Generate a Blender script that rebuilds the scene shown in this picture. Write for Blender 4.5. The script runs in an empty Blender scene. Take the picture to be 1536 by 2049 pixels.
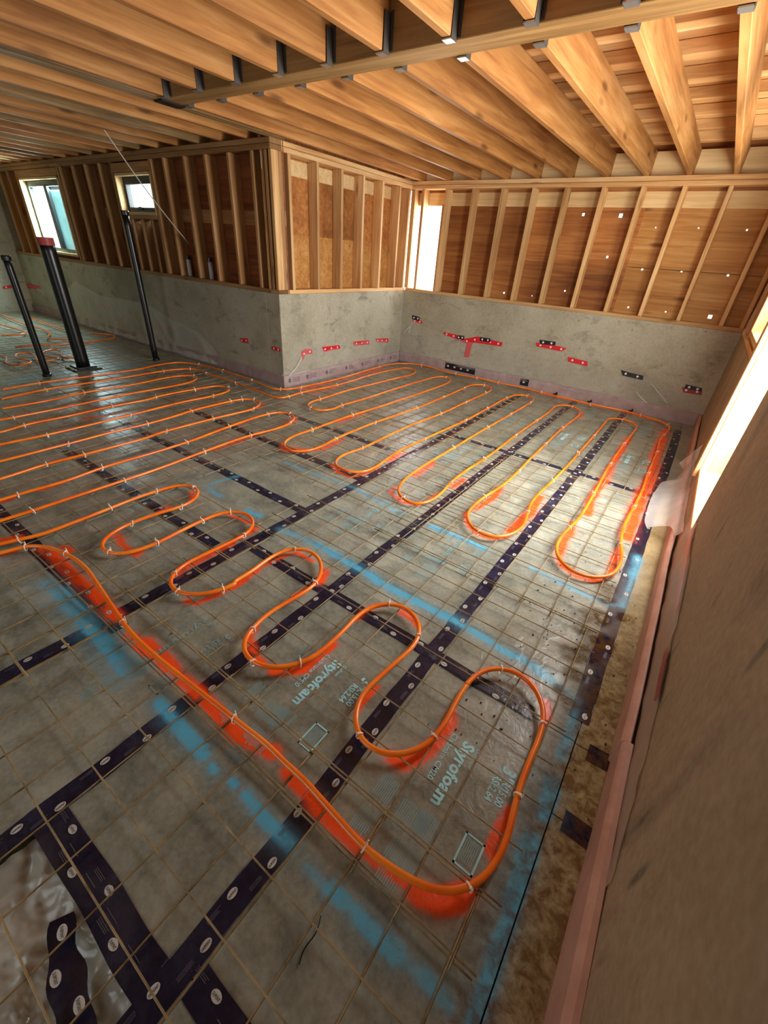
import bpy, bmesh, math, random, json
import numpy as np
from mathutils import Vector, Matrix, noise

random.seed(7)
rng = np.random.default_rng(7)
scn = bpy.context.scene
COL = scn.collection

# ------------------------------------------------------------------ camera
CAM_H = 1.46
cam_d = bpy.data.cameras.new('camera')
cam_d.sensor_fit = 'HORIZONTAL'
cam_d.sensor_width = 36.0
cam_d.lens = 835.4 / 1536.0 * 36.0
cam_d.clip_start = 0.02
cam = bpy.data.objects.new('camera', cam_d)
COL.objects.link(cam)
YAW, PIT, ROL = -0.588235486, 0.552100358, -0.0772754436
fwd = Vector((math.sin(YAW) * math.cos(PIT), math.cos(YAW) * math.cos(PIT), -math.sin(PIT)))
rt = Vector((math.cos(YAW), -math.sin(YAW), 0))
dn = fwd.cross(rt)
r2 = rt * math.cos(ROL) + dn * math.sin(ROL)
d2 = dn * math.cos(ROL) - rt * math.sin(ROL)
cam.matrix_world = Matrix(((r2.x, -d2.x, -fwd.x, 0), (r2.y, -d2.y, -fwd.y, 0), (r2.z, -d2.z, -fwd.z, CAM_H), (0, 0, 0, 1)))
scn.camera = cam

# ------------------------------------------------------------------ world, daylight, exposure
world = bpy.data.worlds.new('overcast_sky')
scn.world = world
world.use_nodes = True
bg = world.node_tree.nodes['Background']
bg.inputs['Color'].default_value = (0.90, 0.97, 1.0, 1)
bg.inputs['Strength'].default_value = 2.0
scn.view_settings.view_transform = 'Standard'
scn.view_settings.look = 'None'
scn.view_settings.gamma = 1
scn.view_settings.use_curve_mapping = False
scn.view_settings.exposure = 0.55
scn.cycles.use_denoising = True
scn.cycles.max_bounces = 10
scn.cycles.diffuse_bounces = 6
scn.cycles.glossy_bounces = 4
scn.cycles.transparent_max_bounces = 10
scn.cycles.sample_clamp_indirect = 6.0
scn.cycles.caustics_reflective = False
scn.cycles.caustics_refractive = False


def daylight(name, loc, direction, sx, sy, power, col):
    l = bpy.data.lights.new(name, 'AREA')
    l.shape = 'RECTANGLE'
    l.size, l.size_y = sx, sy
    l.energy = power
    l.color = col
    o = bpy.data.objects.new(name, l)
    o.location = loc
    o.rotation_euler = Vector(direction).to_track_quat('-Z', 'Y').to_euler()
    COL.objects.link(o)
    return o


# daylight standing in the openings of the building, plus an added fill behind the camera
daylight('daylight_doorway', (0.47, 2.92, 1.30), (-1, 0, -0.5), 0.93, 1.75, 92, (0.98, 0.98, 0.95))
daylight('daylight_side_window', (0.45, 4.44, 1.62), (-1, 0.1, -0.15), 0.98, 1.0, 21, (0.92, 1.0, 0.90))
daylight('daylight_ground_bounce', (1.05, 3.55, 0.65), (-0.66, 0.62, 0.62), 1.0, 0.8, 75, (1.0, 0.94, 0.82))
daylight('daylight_corner_opening', (-3.60, 6.30, 1.56), (0, -1, 0), 0.36, 1.04, 16, (1.0, 1.0, 1.0))
daylight('daylight_far_window', (-9.35, 3.80, 1.62), (0, -1, -0.5), 1.3, 0.9, 280, (0.66, 0.97, 1.0))
daylight('daylight_small_window', (-6.52, 3.80, 1.90), (0, -1, 0), 0.8, 0.4, 16, (0.85, 0.98, 1.0))
daylight('fill_behind_camera', (-2.0, -2.9, 1.35), (0, 1, -0.25), 1.8, 1.9, 9, (0.88, 0.96, 1.0))  # unseen fill light added to lift the dark foreground floor


# ------------------------------------------------------------------ helpers
def lin(c):
    c = c / 255.0
    return c / 12.92 if c <= 0.04045 else ((c + 0.055) / 1.055) ** 2.4


def rgb(r, g, b):
    return (lin(r), lin(g), lin(b), 1)


class NT:
    def __init__(self, name):
        self.m = bpy.data.materials.new(name)
        self.m.use_nodes = True
        self.t = self.m.node_tree
        self.b = self.t.nodes['Principled BSDF']
        self.out = self.t.nodes['Material Output']

    def n(self, typ, **kw):
        nd = self.t.nodes.new(typ)
        for k, v in kw.items():
            if k.startswith('i_'):
                key = k[2:]
                nd.inputs[int(key) if key.isdigit() else key.replace('_', ' ')].default_value = v
            else:
                setattr(nd, k, v)
        return nd

    def l(self, a, b):
        self.t.links.new(a, b)

    def coord(self, scale=(1, 1, 1), rand=True):
        tc = self.n('ShaderNodeTexCoord')
        mp = self.n('ShaderNodeMapping')
        mp.inputs['Scale'].default_value = scale
        self.l(tc.outputs['Object'], mp.inputs['Vector'])
        if rand:
            oi = self.n('ShaderNodeObjectInfo')
            mu = self.n('ShaderNodeVectorMath', operation='SCALE')
            cx = self.n('ShaderNodeCombineXYZ')
            for i in range(3):
                self.l(oi.outputs['Random'], cx.inputs[i])
            self.l(cx.outputs[0], mu.inputs[0])
            mu.inputs['Scale'].default_value = 37.0
            self.l(mu.outputs[0], mp.inputs['Location'])
        return mp.outputs[0]

    def noise(self, vec, scale, detail=4, rough=0.55, dist=0.0):
        nd = self.n('ShaderNodeTexNoise')
        nd.inputs['Scale'].default_value = scale
        nd.inputs['Detail'].default_value = detail
        nd.inputs['Roughness'].default_value = rough
        nd.inputs['Distortion'].default_value = dist
        self.l(vec, nd.inputs['Vector'])
        return nd.outputs['Fac']

    def ramp(self, fac, stops):
        r = self.n('ShaderNodeValToRGB')
        e = r.color_ramp.elements
        while len(e) < len(stops):
            e.new(0.5)
        for i, (p, c) in enumerate(stops):
            e[i].position = p
            e[i].color = c
        self.l(fac, r.inputs[0])
        return r.outputs[0]

    def mix(self, fac, a, b, mode='MIX'):
        m = self.n('ShaderNodeMix', data_type='RGBA', blend_type=mode)
        for s, v in ((m.inputs[0], fac), (m.inputs[6], a), (m.inputs[7], b)):
            if hasattr(v, 'links'):
                self.l(v, s)
            else:
                s.default_value = v
        return m.outputs[2]

    def math(self, op, a, b=0.0, clamp=False):
        m = self.n('ShaderNodeMath', operation=op, use_clamp=clamp)
        for s, v in ((m.inputs[0], a), (m.inputs[1], b)):
            if hasattr(v, 'links'):
                self.l(v, s)
            else:
                s.default_value = v
        return m.outputs[0]

    def bump(self, h, strength, dist=0.01):
        b = self.n('ShaderNodeBump')
        b.inputs['Strength'].default_value = strength
        b.inputs['Distance'].default_value = dist
        self.l(h, b.inputs['Height'])
        self.l(b.outputs[0], self.b.inputs['Normal'])

    def base(self, c):
        if hasattr(c, 'links'):
            self.l(c, self.b.inputs['Base Color'])
        else:
            self.b.inputs['Base Color'].default_value = c

    def rough(self, r):
        if hasattr(r, 'links'):
            self.l(r, self.b.inputs['Roughness'])
        else:
            self.b.inputs['Roughness'].default_value = r


def plain(name, c, rough=0.5, metal=0.0):
    t = NT(name)
    t.base(c)
    t.rough(rough)
    t.b.inputs['Metallic'].default_value = metal
    return t.m


def wood(name, axis, dark, mid, light, tone=0.35, knots=True):
    t = NT(name)
    st = [26.0, 26.0, 26.0]
    st[axis] = 1.3
    v = t.coord(tuple(st))
    g = t.noise(v, 1.0, 6, 0.62, 0.6)
    st2 = [5.0, 5.0, 5.0]
    st2[axis] = 0.9
    v2 = t.coord(tuple(st2))
    g2 = t.noise(v2, 1.0, 3, 0.5, 0.3)
    f = t.math('ADD', t.math('MULTIPLY', g, 0.6), t.math('MULTIPLY', g2, 0.4))
    col = t.ramp(f, [(0.33, dark), (0.5, mid), (0.66, light)])
    oi = t.n('ShaderNodeObjectInfo')
    k = t.math('ADD', t.math('MULTIPLY', oi.outputs['Random'], tone), 1.0 - tone * 0.55)
    hsv = t.n('ShaderNodeHueSaturation')
    t.l(col, hsv.inputs['Color'])
    t.l(k, hsv.inputs['Value'])
    col = hsv.outputs[0]
    if knots:
        st3 = [7.0, 7.0, 7.0]
        st3[axis] = 2.0
        v3 = t.coord(tuple(st3))
        vo = t.n('ShaderNodeTexVoronoi')
        vo.inputs['Scale'].default_value = 0.8
        t.l(v3, vo.inputs['Vector'])
        kn = t.ramp(vo.outputs['Distance'], [(0.06, (1, 1, 1, 1)), (0.16, (0, 0, 0, 1))])
        col = t.mix(t.math('MULTIPLY', kn, 0.7), col, (dark[0] * 0.35, dark[1] * 0.3, dark[2] * 0.3, 1))
    t.base(col)
    t.rough(0.62)
    t.b.inputs['Specular IOR Level'].default_value = 0.3
    t.bump(g, 0.15, 0.004)
    return t.m


J = (rgb(130, 78, 38), rgb(174, 118, 62), rgb(198, 146, 90))
S_ = (rgb(170, 120, 70), rgb(206, 160, 106), rgb(228, 192, 140))
M = {}
for ax, nm in enumerate('xyz'):
    M['joist_' + nm] = wood('joist_lumber_' + nm, ax, *J, tone=0.3)
    M['stud_' + nm] = wood('stud_lumber_' + nm, ax, *S_, tone=0.35)
M['beam'] = wood('laminated_beam', 0, rgb(112, 80, 40), rgb(150, 112, 64), rgb(178, 140, 88), tone=0.05, knots=False)
M['greyed_y'] = wood('weathered_lumber', 1, rgb(104, 76, 44), rgb(142, 110, 68), rgb(166, 134, 90), tone=0.2)
M['ply_o'] = wood('plywood_orange', 0, rgb(122, 70, 32), rgb(162, 102, 52), rgb(190, 132, 74), tone=0.3, knots=False)
M['ply_t'] = wood('plywood_tan', 0, rgb(150, 98, 46), rgb(182, 128, 68), rgb(204, 156, 94), tone=0.2, knots=True)
M['ply_pale'] = wood('plywood_pale', 0, rgb(196, 160, 108), rgb(220, 188, 136), rgb(234, 208, 160), tone=0.12, knots=False)
M['deck'] = wood('roof_deck_plywood', 0, rgb(156, 108, 64), rgb(194, 146, 94), rgb(214, 172, 122), tone=0.1, knots=False)


def concrete(name, base, stain_c, zs, kz, p0=0.05, p1=0.13, pf=0.5):
    t = NT(name)
    v = t.coord((1, 1, 1), rand=False)
    big = t.noise(v, 1.4, 5, 0.6, 0.2)
    col = t.ramp(big, [(0.28, base[0]), (0.5, base[1]), (0.72, base[2])])
    v2 = t.coord((3.0, 3.0, zs), rand=False)
    st = t.noise(v2, 1.3, 6, 0.65, 0.4)
    stain = t.ramp(st, [(0.56, (0, 0, 0, 1)), (0.70, (1, 1, 1, 1))])
    col = t.mix(t.math('MULTIPLY', stain, 0.6), col, stain_c)
    v3 = t.coord((9, 9, kz), rand=False)
    vo = t.n('ShaderNodeTexVoronoi')
    vo.inputs['Scale'].default_value = 1.0
    t.l(v3, vo.inputs['Vector'])
    pit = t.ramp(vo.outputs['Distance'], [(p0, (1, 1, 1, 1)), (p1, (0, 0, 0, 1))])
    col = t.mix(t.math('MULTIPLY', pit, pf), col, rgb(70, 62, 46))
    fine = t.noise(v, 38, 4, 0.6)
    col = t.mix(0.18, col, t.ramp(fine, [(0.3, rgb(110, 104, 88)), (0.7, rgb(205, 200, 182))]))
    t.base(col)
    t.rough(0.78)
    t.bump(t.math('ADD', t.math('MULTIPLY', fine, 0.5), st), 0.25, 0.006)
    return t.m


M['concrete'] = concrete('poured_concrete', (rgb(132, 124, 102), rgb(166, 158, 136), rgb(186, 180, 160)), rgb(84, 78, 60), 5.5, 7)
M['concrete_warm'] = concrete('brown_concrete', (rgb(128, 108, 78), rgb(154, 130, 96), rgb(170, 146, 112)), rgb(78, 58, 32), 0.9, 2.2, 0.07, 0.17, 0.75)  # browner base, longer streaks and larger pits than the other concrete


def floor_skin(name, c0, c1, c2, rough, bump, relief=True):
    t = NT(name)
    v = t.coord((1, 1, 1), rand=True)
    n1 = t.noise(v, 5.5, 6, 0.65, 0.3)
    n2 = t.noise(v, 60, 3, 0.6)
    f = t.math('ADD', t.math('MULTIPLY', n1, 0.7), t.math('MULTIPLY', n2, 0.3))
    col = t.ramp(f, [(0.37, c0), (0.5, c1), (0.63, c2)])
    scuff = t.ramp(t.noise(v, 2.6, 7, 0.72, 1.2), [(0.50, (0, 0, 0, 1)), (0.66, (1, 1, 1, 1))])
    col = t.mix(t.math('MULTIPLY', scuff, 0.28 if relief else 0.05), col, rgb(176, 166, 140))

    def att(nm):
        a = t.n('ShaderNodeAttribute', attribute_name=nm)
        return a.outputs['Fac']
    sp = t.noise(v, 150, 2, 0.5)
    mud_n = t.noise(v, 24, 6, 0.7, 0.4)
    mudf = t.math('MULTIPLY', att('mud'), t.ramp(mud_n, [(0.38, (0, 0, 0, 1)), (0.6, (1, 1, 1, 1))]), True)
    blue_f = t.math('MULTIPLY', att('blue'), t.ramp(t.noise(v, 30, 5, 0.7), [(0.2, (0.45, 0.45, 0.45, 1)), (0.5, (1, 1, 1, 1))]), True)
    or_f = t.math('MULTIPLY', att('orange'), t.ramp(sp, [(0.2, (0.6, 0.6, 0.6, 1)), (0.5, (1, 1, 1, 1))]), True)
    col = t.mix(blue_f, col, rgb(92, 180, 216))
    col = t.mix(or_f, col, rgb(255, 84, 22))
    col = t.mix(mudf, col, rgb(98, 66, 30))
    t.base(col)
    rr = t.math('ADD', t.math('MULTIPLY', n1, 0.25), rough - 0.12)
    rr = t.math('ADD', rr, t.math('MULTIPLY', att('mud'), 0.45), True)
    t.rough(rr)
    t.l(t.math('SUBTRACT', 0.5, t.math('MULTIPLY', att('mud'), 0.6), True), t.b.inputs['Specular IOR Level'])
    v4 = t.coord((1, 1, 1), rand=True)
    h = t.noise(v4, 14 if relief else 30, 5, 0.6, 0.8)
    t.bump(h, bump, 0.006)
    return t.m


M['foam'] = floor_skin('extruded_foam_board', rgb(110, 112, 101), rgb(137, 139, 127), rgb(160, 161, 148), 0.31, 0.75)
M['tape'] = floor_skin('black_seam_tape', rgb(20, 20, 38), rgb(27, 28, 52), rgb(40, 41, 66), 0.24, 0.25, False)
M['foam_tan'] = floor_skin('dusty_foam_board', rgb(138, 120, 84), rgb(162, 146, 106), rgb(180, 164, 124), 0.42, 0.4)
M['slab'] = plain('subgrade', rgb(112, 98, 76), 0.9)
M['print_blue'] = plain('pale_blue_ink', rgb(168, 226, 238), 0.5)
M['print_faint'] = plain('faint_blue_ink', rgb(138, 168, 170), 0.5)
M['print_white'] = plain('white_ink', rgb(200, 198, 192), 0.45)
M['print_grey'] = plain('grey_ink', rgb(92, 90, 104), 0.45)
M['print_dark'] = plain('dark_ink', rgb(44, 38, 56), 0.45)


def pex():
    t = NT('orange_pex')
    v = t.coord((1, 1, 1), rand=False)
    n = t.noise(v, 6, 2)
    t.base(t.ramp(n, [(0.35, rgb(244, 104, 14)), (0.65, rgb(255, 136, 36))]))
    t.rough(0.27)
    return t.m


M['pex'] = pex()


def rusty():
    t = NT('rusty_wire')
    v = t.coord((1, 1, 1), rand=False)
    n = t.noise(v, 11, 5, 0.7)
    t.base(t.ramp(n, [(0.3, rgb(96, 76, 46)), (0.5, rgb(148, 126, 86)), (0.7, rgb(180, 154, 110))]))
    t.rough(0.5)
    t.b.inputs['Metallic'].default_value = 0.1
    return t.m


M['wire'] = rusty()
M['tie'] = plain('white_nylon', rgb(246, 236, 222), 0.35)
M['steel'] = plain('galvanised_steel', rgb(190, 190, 188), 0.32, 0.85)
M['steel_dull'] = plain('dull_steel', rgb(70, 64, 58), 0.6, 0.3)
M['abs'] = plain('black_abs', rgb(16, 15, 15), 0.32)
M['red'] = plain('red_tape', rgb(214, 30, 44), 0.35)
M['redcap'] = plain('red_cap', rgb(170, 62, 56), 0.5)
M['black_tape'] = plain('black_tape', rgb(22, 20, 26), 0.4)
M['white_dot'] = plain('white_dot', rgb(240, 215, 212), 0.5)
M['frame'] = plain('dark_window_frame', rgb(24, 28, 34), 0.4)
M['white_pvc'] = plain('white_pvc', rgb(205, 205, 205), 0.4)
M['cord'] = plain('white_cord', rgb(205, 196, 184), 0.7)


def foam_trim():
    t = NT('mauve_foam_strip')
    v = t.coord((1, 1, 1), rand=False)
    n = t.noise(v, 9, 5, 0.6)
    t.base(t.ramp(n, [(0.3, rgb(150, 126, 124)), (0.7, rgb(178, 154, 152))]))
    t.rough(0.55)
    return t.m


def pink_foam():
    t = NT('pink_foam_strip')
    v = t.coord((1, 1, 1), rand=False)
    n = t.noise(v, 9, 5, 0.6)
    t.base(t.ramp(n, [(0.3, rgb(182, 134, 116)), (0.7, rgb(206, 160, 142))]))
    t.rough(0.5)
    return t.m


M['strip'] = foam_trim()
M['pink'] = pink_foam()


def plastic(name, col, fac, rough):
    t = NT(name)
    t.base(col)
    t.rough(rough)
    tr = t.n('ShaderNodeBsdfTransparent')
    mx = t.n('ShaderNodeMixShader')
    v = t.coord((1, 1, 1), rand=False)
    n = t.noise(v, 7, 4, 0.6, 0.5)
    f = t.math('ADD', fac - 0.08, t.math('MULTIPLY', n, 0.16), True)
    t.l(f, mx.inputs[0])
    t.l(tr.outputs[0], mx.inputs[1])
    t.l(t.b.outputs[0], mx.inputs[2])
    t.l(mx.outputs[0], t.out.inputs['Surface'])
    return t.m


M['poly_clear'] = plastic('clear_poly', rgb(206, 204, 196), 0.16, 0.16)
M['poly_hazy'] = plastic('hazy_poly', rgb(222, 218, 206), 0.38, 0.2)
M['poly_milky'] = plastic('milky_poly', rgb(238, 234, 230), 0.40, 0.25)
M['poly_pit'] = plastic('crumpled_poly', rgb(226, 224, 212), 0.46, 0.10)
M['poly_strip'] = plastic('pinkish_poly', rgb(214, 190, 172), 0.5, 0.3)
M['red_pale'] = plastic('pale_red_tape', rgb(206, 92, 80), 0.6, 0.35)
M['red_dull_shaded'] = plain('dull_shaded_red_tape', rgb(150, 58, 50), 0.5)  # red with shade mixed in for the back wall's end strip; also a dull scrap
M['glass'] = plastic('window_glass', rgb(200, 235, 236), 0.12, 0.02)
M['glass_teal'] = plastic('teal_window_glass', rgb(140, 176, 176), 0.8, 0.08)


def link(name, me, mat, parent=None):
    o = bpy.data.objects.new(name, me)
    COL.objects.link(o)
    if mat is not None and not me.materials:
        me.materials.append(mat)
    if parent is not None:
        o.parent = parent
    return o


def raw(name, verts, faces, mat, parent=None, smooth=False, loc=(0, 0, 0)):
    me = bpy.data.meshes.new(name)
    me.from_pydata([tuple(v) for v in verts], [], [tuple(f) for f in faces])
    if smooth:
        me.polygons.foreach_set('use_smooth', [True] * len(me.polygons))
    me.update()
    o = link(name, me, mat, parent)
    o.location = loc
    return o


def cbox_data(hx, hy, hz, c):
    """chamfered box about the origin: 24 verts, 26 faces"""
    h = (hx, hy, hz)
    V = []
    idx = {}
    for sx in (-1, 1):
        for sy in (-1, 1):
            for sz in (-1, 1):
                s = (sx, sy, sz)
                for a in range(3):
                    p = [s[k] * (h[k] - (0 if k == a else c)) for k in range(3)]
                    idx[(s, a)] = len(V)
                    V.append(p)
    F = []
    for a in range(3):
        b, d = [(1, 2), (0, 2), (0, 1)][a]
        for sg in (-1, 1):
            q = []
            for (u, w) in ((-1, -1), (1, -1), (1, 1), (-1, 1)):
                s = [0, 0, 0]
                s[a], s[b], s[d] = sg, u, w
                q.append(idx[(tuple(s), a)])
            F.append(q)
        # edges parallel to axis a
        for u in (-1, 1):
            for w in (-1, 1):
                s1 = [0, 0, 0]
                s1[a], s1[b], s1[d] = -1, u, w
                s2 = list(s1)
                s2[a] = 1
                s1, s2 = tuple(s1), tuple(s2)
                F.append([idx[(s1, b)], idx[(s2, b)], idx[(s2, d)], idx[(s1, d)]])
    for sx in (-1, 1):
        for sy in (-1, 1):
            for sz in (-1, 1):
                F.append([idx[((sx, sy, sz), a)] for a in range(3)])
    out = []
    for f in F:
        p = [Vector(V[i]) for i in f]
        n = (p[1] - p[0]).cross(p[2] - p[0])
        cen = sum(p, Vector()) / len(p)
        out.append(f if n.dot(cen) > 0 else f[::-1])
    return V, out


_cache = {}


def box(name, x0, x1, y0, y1, z0, z1, mat, parent=None, c=0.003):
    d = (round((x1 - x0) / 2, 4), round((y1 - y0) / 2, 4), round((z1 - z0) / 2, 4))
    key = (d, c, mat.name)
    if key not in _cache:
        V, F = cbox_data(*d, min(c, min(d) * 0.45))
        me = bpy.data.meshes.new(name)
        me.from_pydata(V, [], F)
        me.materials.append(mat)
        _cache[key] = me
    o = link(name, _cache[key], None, parent)
    o.location = ((x0 + x1) / 2, (y0 + y1) / 2, (z0 + z1) / 2)
    return o


def boxes(name, L, mat, parent=None, c=0.002):
    """several boxes of one part joined into one mesh"""
    V, F = [], []
    for (x0, x1, y0, y1, z0, z1) in L:
        h = ((x1 - x0) / 2, (y1 - y0) / 2, (z1 - z0) / 2)
        v, f = cbox_data(*h, min(c, min(h) * 0.45))
        b = len(V)
        cx, cy, cz = (x0 + x1) / 2, (y0 + y1) / 2, (z0 + z1) / 2
        V += [(p[0] + cx, p[1] + cy, p[2] + cz) for p in v]
        F += [[i + b for i in q] for q in f]
    return raw(name, V, F, mat, parent)


def tag(o, label=None, cat=None, group=None, kind=None):
    if label:
        o['label'] = label
    if cat:
        o['category'] = cat
    if group:
        o['group'] = group
    if kind:
        o['kind'] = kind
    return o


def empty(name, loc=(0, 0, 0)):
    o = bpy.data.objects.new(name, None)
    o.location = loc
    o.empty_display_size = 0.1
    COL.objects.link(o)
    return o


def tube_data(P, r, sides=8, closed_ends=True):
    P = np.asarray(P, float)
    n = len(P)
    T = np.gradient(P, axis=0)
    T /= np.linalg.norm(T, axis=1)[:, None] + 1e-12
    ref = np.array([0, 0, 1.0])
    if abs(T[0] @ ref) > 0.9 or abs(T[n // 2] @ ref) > 0.9:
        ref = np.array([1.0, 0, 0])
    A = np.cross(T, ref)
    A /= np.linalg.norm(A, axis=1)[:, None] + 1e-12
    B = np.cross(A, T)
    ang = np.linspace(0, 2 * np.pi, sides, endpoint=False)
    R = np.full(n, r) if np.isscalar(r) else np.asarray(r)
    V = (P[:, None, :] + R[:, None, None] * (np.cos(ang)[None, :, None] * A[:, None, :] + np.sin(ang)[None, :, None] * B[:, None, :])).reshape(-1, 3)
    F = []
    for i in range(n - 1):
        for j in range(sides):
            k = (j + 1) % sides
            F.append((i * sides + j, i * sides + k, (i + 1) * sides + k, (i + 1) * sides + j))
    if closed_ends:
        F.append(tuple(range(sides))[::-1])
        F.append(tuple((n - 1) * sides + j for j in range(sides)))
    return V, F


def smooth_path(pts, step=0.02, sm=2.0):
    P = np.asarray(pts, float)
    Q = np.vstack([2 * P[0] - P[1], P, 2 * P[-1] - P[-2]])
    out = []
    for i in range(1, len(Q) - 2):
        p0, p1, p2, p3 = Q[i - 1], Q[i], Q[i + 1], Q[i + 2]
        L = np.linalg.norm(p2 - p1)
        k = max(2, int(L / step))
        # centripetal Catmull-Rom
        t0 = 0.0
        t1 = t0 + max(np.linalg.norm(p1 - p0), 1e-6) ** 0.5
        t2 = t1 + max(L, 1e-6) ** 0.5
        t3 = t2 + max(np.linalg.norm(p3 - p2), 1e-6) ** 0.5
        for t in np.linspace(t1, t2, k, endpoint=False):
            a1 = (t1 - t) / (t1 - t0) * p0 + (t - t0) / (t1 - t0) * p1
            a2 = (t2 - t) / (t2 - t1) * p1 + (t - t1) / (t2 - t1) * p2
            a3 = (t3 - t) / (t3 - t2) * p2 + (t - t2) / (t3 - t2) * p3
            b1 = (t2 - t) / (t2 - t0) * a1 + (t - t0) / (t2 - t0) * a2
            b2 = (t3 - t) / (t3 - t1) * a2 + (t - t1) / (t3 - t1) * a3
            out.append((t2 - t) / (t2 - t1) * b1 + (t - t1) / (t2 - t1) * b2)
    out.append(P[-1])
    R = np.array(out)
    d = np.r_[0, np.cumsum(np.linalg.norm(np.diff(R, axis=0), axis=1))]
    s = np.linspace(0, d[-1], max(4, int(d[-1] / step)))
    R = np.stack([np.interp(s, d, R[:, k]) for k in range(R.shape[1])], 1)
    w = np.exp(-0.5 * (np.arange(-6, 7) / sm) ** 2)
    w /= w.sum()
    E = np.vstack([np.repeat(R[:1], 6, 0), R, np.repeat(R[-1:], 6, 0)])
    return np.stack([np.convolve(E[:, k], w, 'valid') for k in range(R.shape[1])], 1)


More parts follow.
